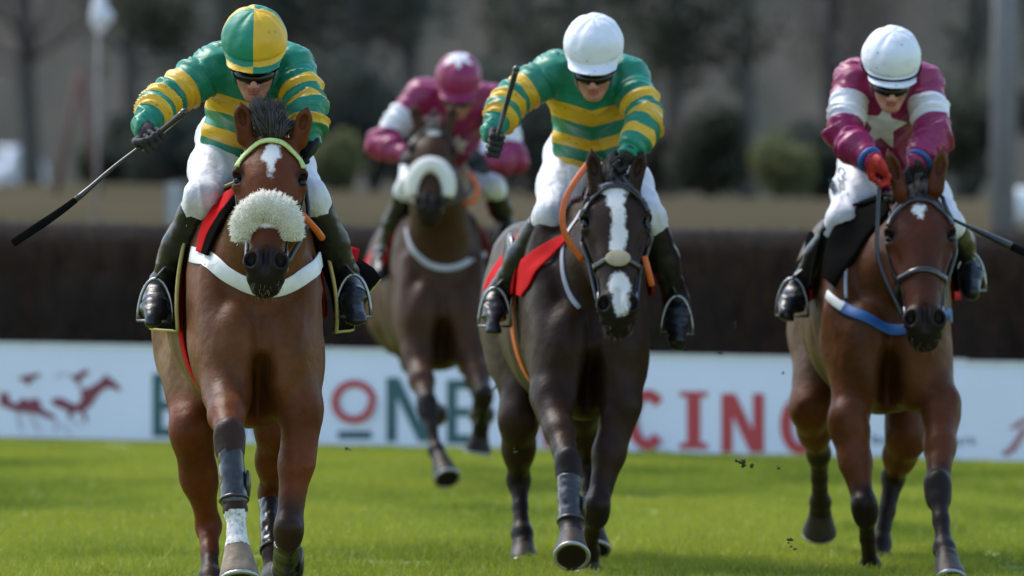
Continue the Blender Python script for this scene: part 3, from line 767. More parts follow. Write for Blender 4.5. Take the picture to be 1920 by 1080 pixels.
def free_flap(H, mat, pts, dy, name, trim=None, bulge=.02):
    """a loose corner of cloth standing away from the horse"""
    X = np.array([P(x, y, H.D+dy) for x, y in pts]); c = X.mean(0)-np.array([0, bulge, 0]); n = len(X)
    V = [c]+list(X)+[c*.5+x*.5-np.array([0, bulge*.6, 0]) for x in X]
    F = [(0, 1+n+i, 1+n+(i+1) % n) for i in range(n)]+[(1+n+i, 1+i, 1+(i+1) % n, 1+n+(i+1) % n) for i in range(n)]
    o = mesh(name, V, F, M[mat], H.root); sm = o.modifiers.new('thick', 'SOLIDIFY'); sm.thickness = .008
    if trim: v, f = tube(smooth_path(X[trim[1]:trim[2]], 4), .008, 6); mesh('braid_trim', v, f, M[trim[0]], o)
    return o

# ------------------------------------------------------------------ riders
def fist(S, c, rod, kn, sz=1.0, thumb=1):
    """a gloved hand closed round a rod: palm, four separate curled fingers, thumb from the side of the palm.
       c centre of the rod in the hand, rod direction, kn direction from wrist to knuckles"""
    rod = nrm(rod); kn = nrm(kn-rod*(kn@rod)); n = np.cross(rod, kn)      # n: back of the hand
    c = np.array(c)
    S.ell(c-kn*.040*sz+n*.016*sz, np.array((.042, .046, .019))*sz, np.array([rod, kn, n]), .016)
    for i, (o, l) in enumerate(((-.033, .92), (-.011, 1.05), (.011, 1.0), (.033, .84))):
        b = c+rod*o*sz; r = .0095*sz*(1 if i < 3 else .9); R_ = .0215*sz*l
        pts = [b-kn*.006*sz+n*.024*sz, b+kn*.95*R_+n*.55*R_, b+kn*.75*R_-n*.85*R_, b-kn*.30*R_-n*1.0*R_]
        S.chain(pts, [r*1.12, r*1.05, r, r*.9], .006)
    t0 = c-kn*.045*sz-rod*.035*sz*thumb; t1 = c-kn*.012*sz-rod*.044*sz*thumb-n*.018*sz; t2 = c+kn*.016*sz-rod*.030*sz*thumb-n*.028*sz
    S.chain([t0, t1, t2], [.014*sz, .0115*sz, .0095*sz], .008)
    return n
def build_rider(c):
    D = c['D']; pt = lambda q: P(q[0], q[1], D+q[2]); J = {k: pt(v) for k, v in c['j'].items()}
    r0 = (J['hipL']+J['hipR'])/2; base = r0.copy(); base[2] = r0[2]-.15
    T = empty('person', base, c['label'], 'person', 'jockeys riding the galloping horses')
    ph = math.radians(c.get('pitch', 30)-4); yw = math.radians(c.get('hyaw', 0)); rl = math.radians(c.get('roll', 0))
    f = np.array([math.sin(yw)*math.cos(ph), -math.cos(yw)*math.cos(ph), -math.sin(ph)]); x = np.array([math.cos(yw), math.sin(yw), 0])
    u = np.cross(x, -f)*1.0; u = u if u[2] > 0 else -u
    x = x*math.cos(rl)+u*math.sin(rl); u = np.cross(x, -f); u = u if u[2] > 0 else -u
    HR = np.array([x, f, u]); hc = J['helmet']; O = hc-u*.094
    hp = lambda a, b, d: O+x*a+f*b+u*d
    sL, sR = J['shL'], J['shR']; sh = (sL+sR)/2; hips = r0
    # --- body: skull, face, neck, trunk, limbs and bare or gloved hands in one surface
    S = Field(); k = .02
    S.ell(hp(0, -.01, .025), (.074, .092, .088), HR, k); S.ell(hp(0, .028, -.030), (.058, .064, .060), HR, .03)
    S.cone(hp(0, .030, -.075), hp(0, .062, -.088), .030, .022, .03); S.cone(hp(-.045, .0, -.055), hp(-.018, .058, -.090), .018, .016, .025); S.cone(hp(.045, .0, -.055), hp(.018, .058, -.090), .018, .016, .025)
    for s in (-1, 1):
        S.ell(hp(s*.036, .062, -.024), (.022, .022, .018), HR, .018); S.ell(hp(s*.030, .088, .002), (.016, .008, .009), HR, .008, sub=True)
        S.ell(hp(s*.013, .098, -.036), (.0085, .010, .007), HR, .006); S.ell(hp(s*.074, -.008, -.012), (.008, .018, .028), HR, .006)
    S.cone(hp(0, .086, .008), hp(0, .108, -.030), .0075, .0115, .010)
    S.ell(hp(0, .082, -.056), (.022, .012, .0052), HR, .004); S.ell(hp(0, .080, -.068), (.019, .012, .0060), HR, .004)
    S.cone(hp(-.019, .095, -.0618), hp(.019, .095, -.0618), .0022, .0022, .003, sub=True)
    S.cone(hp(0, -.03, -.03), sh+np.array([0, .03, -.01]), .055, .060, .03)
    S.cone(sL, sR, .05, .05, .05); S.cone(sh+np.array([0, .04, -.03]), hips, .12, .11, .08)
    for s in 'LR':
        S.chain([J['sh'+s], J['el'+s], J['wr'+s]], [.045, .036, .026], .02)
        S.chain([J['hip'+s], J['kn'+s], J['an'+s]], [.070, .036, .032], .03); S.cone(J['an'+s], J['an'+s]*.5+J['to'+s]*.5, .032, .026, .02)
        S.cone(J['wr'+s], J['wr'+s]*.5+J['ha'+s]*.5, .024, .018, .02)
    v, q = nets(S, .010, (hp(0, 0, 0)-.16, hp(0, 0, 0)+.16), .0042)
    sk = np.array(c.get('skin', (.44, .20, .15))); cl = np.tile(sk, (len(v), 1)); hl = (v-O)@HR.T
    lip = (np.abs(hl[:, 0]) < .021) & (hl[:, 2] < -.050) & (hl[:, 2] > -.074) & (hl[:, 1] > .078); cl[lip] = (.33, .10, .09)
    ch = np.exp(-((np.abs(hl[:, 0])-.038)**2+(hl[:, 2]+.028)**2)/.0004)*(hl[:, 1] > .03); cl = cl*(1-ch[:, None]*.3)+np.array([.46, .15, .11])*ch[:, None]*.3
    mesh('body', v, q, M['skin'], T, cols=cl)
    # --- goggles
    G = Field(); G.ell(hp(0, .030, -.009), (.076, .0805, .037), HR, .01)
    G.ell(hp(0, .125, -.040), (.015, .05, .026), HR, .012, sub=True)
    v, q = nets(G, .0045); o = mesh('goggles', v, q, M['plastic'], T)
    G = Field(); 
    th = np.linspace(-math.pi, math.pi, 33)[:-1]; v, q_ = tube([hp(math.sin(a)*.083, -.008+math.cos(a)*.092, .004) for a in th], .010, 6, (f*0+u, 1.0), close=True)
    mesh('goggle_strap', v, q_, M['blackcloth'], T)
    # --- helmet with its silk cap
    Hm = Field(); hr = tuple(np.array(c.get('hr', (.117, .135, .119)))*c.get('hs', 1.0)); oo = hc
    Hm.ell(oo+f*-.012+u*.0, hr, HR, .02); Hm.ell(oo-u*.155-f*.02, (.2, .2, .105), HR, .012, sub=True)
    Hm.ell(oo+f*.082-u*.050, (.098, .080, .012), HR, .022)
    Hm.ell(oo-u*.09-f*.01, (.088, .098, .05), HR, .006, sub=True)
    v, q = nets(Hm, .0048); lv = (v-oo)@HR.T
    vn = vnormals(v, q); ang = np.arctan2(lv[:, 0], lv[:, 1])
    fold = np.abs(np.sin(ang*3+.4))**6*.0035*sstep(-.02, .06, lv[:, 2])*-1+(fbm(lv*np.array([22, 22, 14]), 3)-.5)*.010*sstep(.0, -.05, lv[:, 2])+(fbm(lv*18, 2)-.5)*.009-.0055*np.exp(-((lv[:, 2]+.024+.10*np.maximum(lv[:, 1], 0)*.2)/.0055)**2)*sstep(-.02, .03, lv[:, 1])
    v = v+vn*fold[:, None]
    mesh('helmet_cap', v, q, M[c['cap']], T, {'t': c['capfn'](lv)})
    if c.get('capband'):
        th = np.linspace(-1.75, 1.75, 25); pth = [oo-f*.012+x*math.sin(a)*.118+f*math.cos(a)*.138-u*(.030+.012*math.cos(a)) for a in th]
        Hn = Field(); Hn.p = Hm.p; pth = Hn.snap(np.array(pth), .003); v, q_ = tube(pth, .0042, 6); mesh('elastic_band', v, q_, M['blackcloth'], T)
    v, q_ = tube(smooth_path([hp(-.072, .01, .01), hp(-.060, .018, -.06), hp(-.015, .055, -.105), hp(.015, .055, -.105), hp(.060, .018, -.06), hp(.072, .01, .01)], 6), .005, 6); mesh('chin_strap', v, q_, M['leather'], T)
    # --- jersey
    Z = Field(); mid = sh*.5+hips*.5
    Z.cone(sL, sR, .072, .072, .06); Z.cone(sL+np.array([.05, .04, -.02]), sR+np.array([-.05, .04, -.02]), .09, .09, .06)
    ch_ = sh+np.array([0, .08, -.07]); ws = hips+np.array([0, -.20, .02])+np.array(c.get('waist', (0, 0, 0)))
    Z.cone(ch_, ws, .135, .125, .06, (np.array([1., 0, 0]), 1.18)); Z.cone(ch_+np.array([0, .05, .03]), hips+np.array([0, -.05, .05]), .13, .13, .06)
    Z.cone(hp(0, -.06, -.07), sh+np.array([0, .03, .01]), .068, .085, .04)     # collar
    for s, sg in (('L', -1), ('R', 1)): Z.cone(J['sh'+s], J['sh'+s]*.6+J['el'+s]*.4, .073, .066, .04)
    v, q = nets(Z, .0095)
    vn = vnormals(v, q); loc = v-sh
    wr = 1-np.abs(2*fbm(np.stack([loc[:, 0]*6+loc[:, 2]*4, loc[:, 1]*4, loc[:, 2]*15-np.abs(loc[:, 0])*8], -1), 3)-1); wr2 = 1-np.abs(2*fbm(np.stack([loc[:, 0]*7+loc[:, 2]*7, loc[:, 1]*5, loc[:, 2]*3-loc[:, 0]*3], -1), 1)-1); v = v+vn*((wr-.75)*.030+(wr2**5-.3)*.014)[:, None]
    mesh('jersey', v, q, M[c['torso']], T, {'t': c['torsofn'](v, sh, hips, D)})
    # --- sleeves
    for s, sg in (('L', -1), ('R', 1)):
        a, e, w_ = J['sh'+s], J['el'+s], J['wr'+s]; Z = Field()
        rr = c.get('sleeve', (.079, .070, .063, .061, .038))
        m1 = a*.5+e*.5; m2 = e*.55+w_*.45
        Z.chain([a, m1, e, m2, w_], rr, .035)
        v, q = nets(Z, .0068); vn = vnormals(v, q)
        La = np.linalg.norm(e-a); Lb = np.linalg.norm(w_-e); t1, d1 = seg_t(v, a, e); t2, d2 = seg_t(v, e, w_)
        # unclamped smooth coordinate along the arm
        ta = ((v-a)@(e-a))/La; tb = La+((v-e)@(w_-e))/Lb; wgt = sstep(-.05, .05, (v-e)@nrm(nrm(e-a)+nrm(w_-e)))
        t = (ta*(1-wgt)+tb*wgt)/(La+Lb)
        el = np.exp(-((t-La/(La+Lb))/.16)**2)+.55*sstep(.75, 1, t)+.25
        ln = (v-a); wr = 1-np.abs(2*fbm(np.stack([t*13, ln[:, 0]*7+sg*3, ln[:, 2]*7+ln[:, 1]*5], -1), 3)-1)
        wr2 = 1-np.abs(2*fbm(np.stack([t*16, ln[:, 0]*6, ln[:, 2]*6+sg*7], -1), 1)-1)
        v = v+vn*((wr-.78)*.032*el+(wr2**5-.3)*.013)[:, None]
        mesh('sleeve', v, q, M[c['sleeve_mat']], T, {'t': np.clip(t+(fbm(v*14, 2)-.5)*.03, 0, 1)})
        # cuff and hand
        hd = J['ha'+s]; rod = np.array(c['rod'+s], float); S = Field(); kn_ = nrm(hd-w_)
        nb = fist(S, hd, rod, kn_, c.get('hand', 1.08), c.get('th'+s, 1)); S.cone(w_+(w_-e)*.04, hd-kn_*.05, .034, .032, .02)
        v, q = nets(S, .0042); v = v+vnormals(v, q)*((vnoise(v*90)-.5)*.0025)[:, None]
        o = mesh('glove', v, q, M[c.get('glove'+s, 'glove')], T)
        if c.get('cuff'):
            Z = Field(); Z.cone(w_-nrm(w_-e)*.035, w_-nrm(w_-e)*.012, .051, .049, .004)
            th = np.linspace(0, 2*math.pi, 20)[:-1]; dd = nrm(w_-e); s1 = nrm(np.cross(dd, [0, 1., .1])); s2 = np.cross(s1, dd)
            v, f_ = tube(w_-dd*.006+np.outer(np.cos(th)*.043, s1)+np.outer(np.sin(th)*.043, s2), .011, 7, close=True); mesh('cuff', v, f_, M[c['cuff']], T)
    # --- breeches
    Z = Field(); Z.ell(hips+np.array([0, .04, 0]), (.165, .15, .13), None, .04)
    Z.cone(hips, ws, .14, .125, .05, (np.array([1., 0, 0]), 1.1))
    for s in 'LR':
        hi, kn_ = J['hip'+s], J['kn'+s]; an = J['an'+s]
        Z.chain([hi, hi*.5+kn_*.5, kn_], [.102, .081, .056], .05); Z.cone(kn_, kn_*.80+an*.20, .061, .054, .03)
    v, q = nets(Z, .0095); vn = vnormals(v, q)
    wr = 1-np.abs(2*fbm(np.stack([v[:, 0]*9, v[:, 1]*7, v[:, 2]*7+v[:, 0]*6], -1), 3)-1); wr2 = 1-np.abs(2*fbm(np.stack([v[:, 0]*24, v[:, 1]*10, v[:, 2]*6+v[:, 0]*9], -1), 2)-1); v = v+vn*((wr-.8)*.016+(wr2-.8)*.014)[:, None]
    mesh('breeches', v, q, M['breeches'], T)
    # --- boots
    for s, sg in (('L', -1), ('R', 1)):
        kn_, an, to = J['kn'+s], J['an'+s], J['to'+s]; Z = Field(); top = kn_*.86+an*.14; d = nrm(an-kn_)
        Z.chain([top, top*.55+an*.45, an], [.061, .058, .043], .03); Z.cone(an+np.array([0, .03, -.012]), an+(to-an)*.35, .042, .044, .03)
        Z.chain([an, an*.45+to*.55, to], [.044, .044, .033], .025, (np.array([1., 0, 0]), 1.05))
        Z.ell(top-d*.075, (.14, .14, .065), np.array([nrm(np.cross(d, [0, 1., 0])), np.cross(nrm(np.cross(d, [0, 1., 0])), d), d]), .008, sub=True)
        v, q = nets(Z, .0075); vn = vnormals(v, q); tt, _ = seg_t(v, kn_, an)
        wr = 1-np.abs(2*fbm(np.stack([v[:, 0]*8, v[:, 1]*8, v[:, 2]*22], -1), 2)-1); v = v+vn*((wr-.8)*.022*(.25+sstep(.6, 1, tt)))[:, None]
        o = mesh('boot', v, q, M['boot'], T)
    return T, J
def whip(D, pts, rads, label, flat=None):
    X = [P(x, y, D+dy) for x, y, dy in pts]
    path = smooth_path(X, 8); base = X[0].copy()
    o = empty('whip', base, label, 'whip', 'whips carried by the jockeys')
    n = len(path); cut = int(n*.72)
    r = np.interp(np.linspace(0, 1, n), np.linspace(0, 1, len(rads)), rads)
    v, f = tube(path[:cut+1], r[:cut+1], 10); mesh('shaft', v, f, M['leather'], o)
    v, f = tube(path[cut:], r[cut:], 10, (np.array([0, 1., 0]), .45)); mesh('flap', v, f, M['blackcloth'], o)
    v, f = sphere(path[0], r[0]*1.12); mesh('butt_cap', v, f, M['steel'] if False else M['leather'], o)
    return o

# ------------------------------------------------------------------ the setting
def gmat():
    m, t, b = newmat('turf'); b.inputs['Roughness'].default_value = .75; b.inputs['Specular IOR Level'].default_value = .2
    tc = N_(t, 'ShaderNodeTexCoord'); mp = N_(t, 'ShaderNodeMapping'); mp.inputs['Scale'].default_value = (1, .35, 1); t.links.new(tc.outputs['Object'], mp.inputs[0])
    n = N_(t, 'ShaderNodeTexNoise'); n.inputs['Scale'].default_value = 1.6; n.inputs['Detail'].default_value = 8; t.links.new(mp.outputs[0], n.inputs[0])
    r = N_(t, 'ShaderNodeValToRGB'); e = r.color_ramp.elements; e[0].position = .32; e[0].color = (.12, .165, .012, 1); e[1].position = .68; e[1].color = (.26, .29, .030, 1)
    t.links.new(n.outputs[0], r.inputs[0]); t.links.new(r.outputs[0], b.inputs['Base Color']); bump(t, b, 60, .8, .03); return m
def blademat():
    m, t, b = newmat('grass blades'); b.inputs['Roughness'].default_value = .5; b.inputs['Specular IOR Level'].default_value = .25
    a = N_(t, 'ShaderNodeAttribute', attribute_name='t'); r = N_(t, 'ShaderNodeValToRGB'); e = r.color_ramp.elements
    e[0].position = 0; e[0].color = (.130, .175, .016, 1); e[1].position = .55; e[1].color = (.31, .345, .040, 1); x = e.new(.95); x.color = (.28, .28, .025, 1); x = e.new(1.); x.color = (.36, .30, .05, 1)
    t.links.new(a.outputs['Fac'], r.inputs[0]); t.links.new(r.outputs[0], b.inputs['Base Color'])
    tr = N_(t, 'ShaderNodeBsdfTranslucent'); t.links.new(r.outputs[0], tr.inputs[0]); mx = N_(t, 'ShaderNodeMixShader'); mx.inputs[0].default_value = .35
    out = [n for n in t.nodes if n.type == 'OUTPUT_MATERIAL'][0]; t.links.new(b.outputs[0], mx.inputs[1]); t.links.new(tr.outputs[0], mx.inputs[2]); t.links.new(mx.outputs[0], out.inputs[0]); return m
# ground: flat turf, then beyond the fence a gentle dry bank
gx = np.linspace(-200, 200, 81); gy = np.concatenate([[-10, 0], np.linspace(10, 62, 27), np.linspace(66, 260, 60), [320, 420, 600]])
GX, GY = np.meshgrid(gx, gy, indexing='ij')
def gz(X, Y): return 1.86*sstep(70, 106, Y)+.15*sstep(215, 300, Y)
V = np.stack([GX, GY, gz(GX, GY)+(fbm(np.stack([GX.ravel()*.2, GY.ravel()*.05, GX.ravel()*0], -1))-.5).reshape(GX.shape)*.5*sstep(70, 90, GY)], -1).reshape(-1, 3)
nyy = len(gy); Fq = [(i*nyy+j, (i+1)*nyy+j, (i+1)*nyy+j+1, i*nyy+j+1) for i in range(len(gx)-1) for j in range(nyy-1)]
dry = simple('dry field', (.085, .068, .045), .9, .8, .22, to=(.050, .050, .030), spec=.0)
near = [q for q in Fq if V[q[0]][1] < 61.5]; far = [q for q in Fq if V[q[0]][1] >= 61.5]
def sub(fs):
    ids = sorted({i for q in fs for i in q}); mp = {a: b for b, a in enumerate(ids)}; return V[ids], [tuple(mp[i] for i in q) for q in fs]
v, f = sub(near); tag(mesh('ground', v, f, gmat(), base=(0, 0, 0)), kind='structure')
v, f = sub(far); tag(mesh('field', v, f, dry, base=(0, 0, 0)), kind='structure')
# turf blades
def turf():
    n = 430000; d = 27+25*rs.rand(n)**.85; x = (rs.rand(n)-.5)*(d*1920/FPX*1.6+1.2); keep = fbm(np.stack([x*3, d*1.2, d*0], -1), 2) > .25
    x, d = x[keep], d[keep]; n = len(x); c = fbm(np.stack([x*1.1, d*.55, d*0+4], -1), 3); f2 = fbm(np.stack([x*7, d*3, d*0+9], -1), 2)
    hgt = (.020+.028*rs.rand(n))*(.55+.9*f2); b = np.stack([x, d, np.zeros(n)], -1)
    ln = rs.randn(n, 2)*.45; t = b+np.stack([ln[:, 0]*hgt, ln[:, 1]*hgt, hgt], -1); a = rs.rand(n)*math.pi
    sd_ = np.stack([np.cos(a), np.sin(a)*.5, 0*a], -1)*(.0022+.0016*rs.rand(n))[:, None]
    bend = np.stack([-ln[:, 0]*hgt*.15, 0*hgt, hgt*.08], -1)
    v, f = blades(b, t, sd_, bend); tone = np.clip((c-.28)*1.35+rs.rand(n)*.30-.10+(rs.rand(n) > .985)*.5, 0, 1)
    o = mesh('grass', v, f, blademat(), attrs={'t': np.repeat(tone, 5)}, base=(0, 0, 0)); tag(o, 'short bright green racecourse turf under the horses', 'grass', kind='stuff')
turf()

# ---- advertising boards
def gpt(px, py): 
    u = px-960.; v_ = py-540.; s = ((v_-u*ROLL)+99.)/CAMH; D = FPX/s; return P(px, py, D)
bA, bB = gpt(0, 825), gpt(1920, 872); bA[2] = bB[2] = 0; bd = nrm(bB-bA)
def board_pt(px, py, off=0.0):
    """point of the board's plane seen at a picture pixel"""
    a = P(px, py, 1.0); o = np.array([0, 0, CAMH]); dr = a-o; n = np.array([-bd[1], bd[0], 0]); n = n if n[1] < 0 else -n
    pl = bA+n*off; t = ((pl-o)@n)/(dr@n); return o+dr*t
bn = np.array([-bd[1], bd[0], 0]); bn = bn if bn[1] < 0 else -bn
M['board'] = simple('board paint', (.61, .66, .84), .5, .2, 2.5, to=(.42, .48, .58))
M['teal'] = simple('dark teal print', (.012, .075, .10), .5, .1, 3)
M['red'] = simple('red print', (.40, .030, .045), .5, .1, 3)
M['maroonprint'] = simple('maroon print', (.17, .018, .05), .5, .1, 3)
M['paleprint'] = simple('faded pink print', (.42, .36, .44), .5, .1, 3)
BH = board_pt(960, 667)[2]
def board(px0, px1, H_, label, name='advertising_board', off=0):
    a = board_pt(px0, 840); b = board_pt(px1, 840); a[2] = b[2] = 0; a = a+bn*off; b = b+bn*off; L = np.linalg.norm(b-a); c = (a+b)/2
    R = np.array([bd, -bn, [0, 0, 1]]); T = empty(name, c, label, 'advertising board')
    m = MB(); m.add(*box(c+np.array([0, 0, H_/2+.01])-bn*.02, (L, .04, H_-.02), R)); m.build('panel', M['board'], T, False)
    m = MB()
    m.add(*box(c+np.array([0, 0, H_+.012])-bn*.02, (L, .05, .03), R)); m.build('top_rail', simple('rail paint', (.55, .58, .62), .5), T, False)
    for k in range(max(2, int(L/2.4)+1)):
        p = a+(b-a)*((k+.5)/max(2, int(L/2.4)+1)); m = MB(); m.add(*box(p+np.array([0, 0, H_*.45])-bn*.075, (.06, .06, H_*.9), R)); m.build('stake', M['fencewood'], T, False)
    return T
M['fencewood'] = simple('fence timber', (.06, .045, .035), .8, .4, 10)
B1 = board(-900, 1806, BH, 'long white board with large dark teal and red letters and maroon racing horses')
B2 = board(1812, 2700, BH*.985, 'white board with small teal letters and faint maroon mark at the far right', off=.05)
letn = [0]
def poly_on(T, pts, mat, name='lettering', off=.006, mb=None):
    letn[0] += 1; o = off+.0006*(letn[0] % 7)
    v = [board_pt(x, y, 0)+bn*o for x, y in pts]
    (mb or MB()).add(v, [tuple(range(len(v)))])
def strokes(mb, quads, o0=.004):
    for k, q in enumerate(quads):
        v = [board_pt(x, y)+bn*(o0+.0007*k) for x, y in q]; mb.add(v, [tuple(range(len(v)))])
def arcq(cx, cy, rx, ry, a0, a1, th, n=14, thy=None):
    thy = thy or th; q = []
    for i in range(n):
        t0 = math.radians(a0+(a1-a0)*i/n); t1 = math.radians(a0+(a1-a0)*(i+1)/n)
        q.append([(cx+math.cos(t0)*rx, cy-math.sin(t0)*ry), (cx+math.cos(t1)*rx, cy-math.sin(t1)*ry), (cx+math.cos(t1)*(rx-th), cy-math.sin(t1)*(ry-thy)), (cx+math.cos(t0)*(rx-th), cy-math.sin(t0)*(ry-thy))])
    return q
def rect(x0, y0, x1, y1): return [(x0, y0), (x1, y0), (x1, y1), (x0, y1)]
def slab(letter, x, w_, y0, y1, s=20, serif=True):
    """letter in the box x..x+w_, y0 (top)..y1 (bottom) as stroke polygons"""
    h_ = y1-y0; q = []; x1 = x+w_; sr = 5
    if letter == 'B': q = [rect(x, y0, x+s, y1), rect(x+s, y0, x1-w_*.35, y0+s*.9), rect(x+s, y0+h_*.44, x1-w_*.33, y0+h_*.44+s*.85), rect(x+s, y1-s*.9, x1-w_*.35, y1)]+arcq(x1-w_*.36, y0+h_*.255, w_*.33, h_*.255, -90, 90, s)+arcq(x1-w_*.36, y1-h_*.28, w_*.36, h_*.28, -90, 90, s)
    if letter == 'A': m = x+w_/2; q = [[(m-s*.5, y0), (m+s*.3, y0), (x+s, y1), (x, y1)], [(m-s*.3, y0), (m+s*.5, y0), (x1, y1), (x1-s, y1)], rect(x+w_*.25, y0+h_*.62, x1-w_*.25, y0+h_*.62+s*.8)]
    if letter == 'R': q = [rect(x, y0, x+s, y1), rect(x+s, y0, x1-w_*.35, y0+s*.9), rect(x+s, y0+h_*.48, x1-w_*.33, y0+h_*.48+s*.85)]+arcq(x1-w_*.36, y0+h_*.275, w_*.34, h_*.275, -90, 90, s)+[[(x+w_*.45, y0+h_*.55), (x+w_*.45+s*1.1, y0+h_*.55), (x1, y1), (x1-s*1.15, y1)]]
    if letter == 'N': q = [rect(x, y0, x+s, y1), rect(x1-s, y0, x1, y1), [(x+2, y0), (x+s*1.25, y0), (x1-2, y1), (x1-s*1.25, y1)]]
    if letter == 'E': q = [rect(x, y0, x+s, y1), rect(x+s, y0, x1, y0+s*.9), rect(x+s, y0+h_*.44, x1-w_*.1, y0+h_*.44+s*.85), rect(x+s, y1-s*.9, x1, y1)]
    if letter == 'I': m = x+w_/2; q = [rect(m-s*.6, y0, m+s*.6, y1), rect(x, y0, x1, y0+10), rect(x, y1-12, x1, y1)]
    if letter in 'CG': q = arcq(x+w_*.5, y0+h_/2, w_*.5, h_*.5, 42, 318, s, 20)
    if letter == 'G': q += [rect(x+w_*.55, y0+h_*.55, x1, y0+h_*.55+s*.7), rect(x1-s, y0+h_*.55, x1, y1-h_*.12)]
    if letter == 'O': q = arcq(x+w_/2, y0+h_/2, w_/2, h_/2, 0, 360, s, 28)
    return q
def word(mat, items, s):
    for ch, x, w_, y0, y1 in items:
        mb = MB(); strokes(mb, slab(ch, x, w_, y0, y1, s)); mb.build('letter', M[mat], B1, False)
def slope(x): return (x-290)*47/1920.
word('teal', [('B', 286, 62, 700, 819), ('A', 352, 78, 701, 820), ('R', 440, 62, 703, 822), ('N', 725, 84, 708, 828), ('E', 838, 56, 712, 832)], 19)
mb = MB(); strokes(mb, arcq(665, 753, 42, 41, 0, 360, 14, 32)); mb.build('letter', M['red'], B1, False)
mb = MB(); strokes(mb, [rect(634, 808, 697, 823)]); mb.build('letter', M['teal'], B1, False)
word('red', [('R', 985, 62, 724, 838), ('A', 1070, 88, 726, 840), ('C', 1177, 76, 730, 844), ('I', 1275, 52, 734, 842), ('N', 1353, 80, 738, 848), ('G', 1464, 76, 740, 852)], 21)
cr = lambda pts: [(x/4.5, 620+y/4.5) for x, y in pts]
logo = [[(430, 590), (470, 565), (540, 572), (600, 610), (660, 622), (690, 570), (680, 490), (740, 485), (800, 455), (850, 420), (878, 383), (900, 368), (915, 392), (950, 410), (990, 450), (1025, 490), (1010, 512), (960, 488), (900, 482), (860, 510), (815, 560), (780, 620), (745, 655), (712, 672), (735, 720), (738, 772), (715, 770), (700, 715), (668, 680), (625, 690), (600, 745), (572, 735), (578, 680), (520, 655), (455, 632)],
        [(590, 382), (640, 372), (680, 350), (705, 332), (740, 330), (752, 352), (740, 378), (700, 388), (682, 420), (680, 450), (690, 488), (668, 470), (650, 440), (625, 415)],
        [(0, 520), (80, 525), (72, 565), (105, 605), (150, 620), (160, 585), (200, 568), (245, 590), (280, 572), (325, 575), (345, 610), (350, 650), (400, 682), (465, 715), (470, 740), (430, 745), (380, 728), (320, 705), (240, 690), (150, 690), (60, 650), (0, 632)],
        [(150, 405), (205, 378), (260, 372), (310, 358), (338, 365), (345, 385), (300, 400), (265, 425), (248, 462), (225, 455), (212, 430)]]
thin = [[(140, 700), (165, 700), (190, 840), (165, 845)], [(235, 700), (265, 700), (345, 840), (320, 850)], [(455, 740), (480, 745), (480, 860), (460, 860)], [(490, 770), (520, 780), (610, 870), (590, 880)], [(460, 380), (500, 362), (600, 360), (600, 374), (510, 380), (470, 402)], [(590, 760), (610, 752), (700, 790), (690, 806)]]
for l in logo: mb = MB(); strokes(mb, [cr(l)]); mb.build('emblem_figure', M['maroonprint'], B1, False)
for l in thin: mb = MB(); strokes(mb, [cr(l)], .003); mb.build('emblem_stroke', M['paleprint'], B1, False)
def small_text(T, px0, px1, py, h_px, txt, mat, off=.055):
    cu = bpy.data.curves.new('t', 'FONT'); cu.body = txt; cu.size = 1; ob = bpy.data.objects.new('t', cu); COL.objects.link(ob)
    me = ob.to_mesh(); v = np.array([x.co[:] for x in me.vertices]); f = [tuple(p.vertices) for p in me.polygons]; ob.to_mesh_clear()
    bpy.data.objects.remove(ob); bpy.data.curves.remove(cu)
    xs = (v[:, 0]-v[:, 0].min())/np.ptp(v[:, 0]); k = h_px/.7
    W = np.array([board_pt(px0+a*(px1-px0), py-b*k+a*(px1-px0)*.02)+bn*off for a, b in zip(xs, v[:, 1])])
    m = MB(); m.add(W, f); m.build('lettering', M[mat], T, False)
small_text(B1, 1610, 1800, 832, 20, 'bookmak', 'teal', .008) if False else None
small_text(B2, 1816, 1836, 833, 19, 'rs', 'teal', .058)
small_text(B1, 1636, 1803, 832, 19, 'bookmake', 'teal', .008)
mb = MB()
for k, q in enumerate([[(1885, 848), (1900, 838), (1925, 800), (1935, 805), (1912, 845), (1893, 856)], [(1898, 806), (1912, 792), (1935, 780), (1935, 790), (1915, 802)]]): mb.add([board_pt(x, y)+bn*(.056+.0006*k) for x, y in q], [tuple(range(len(q)))])
mb.build('racing_emblem', simple('faded maroon print', (.34, .16, .22), .5), B2, False)

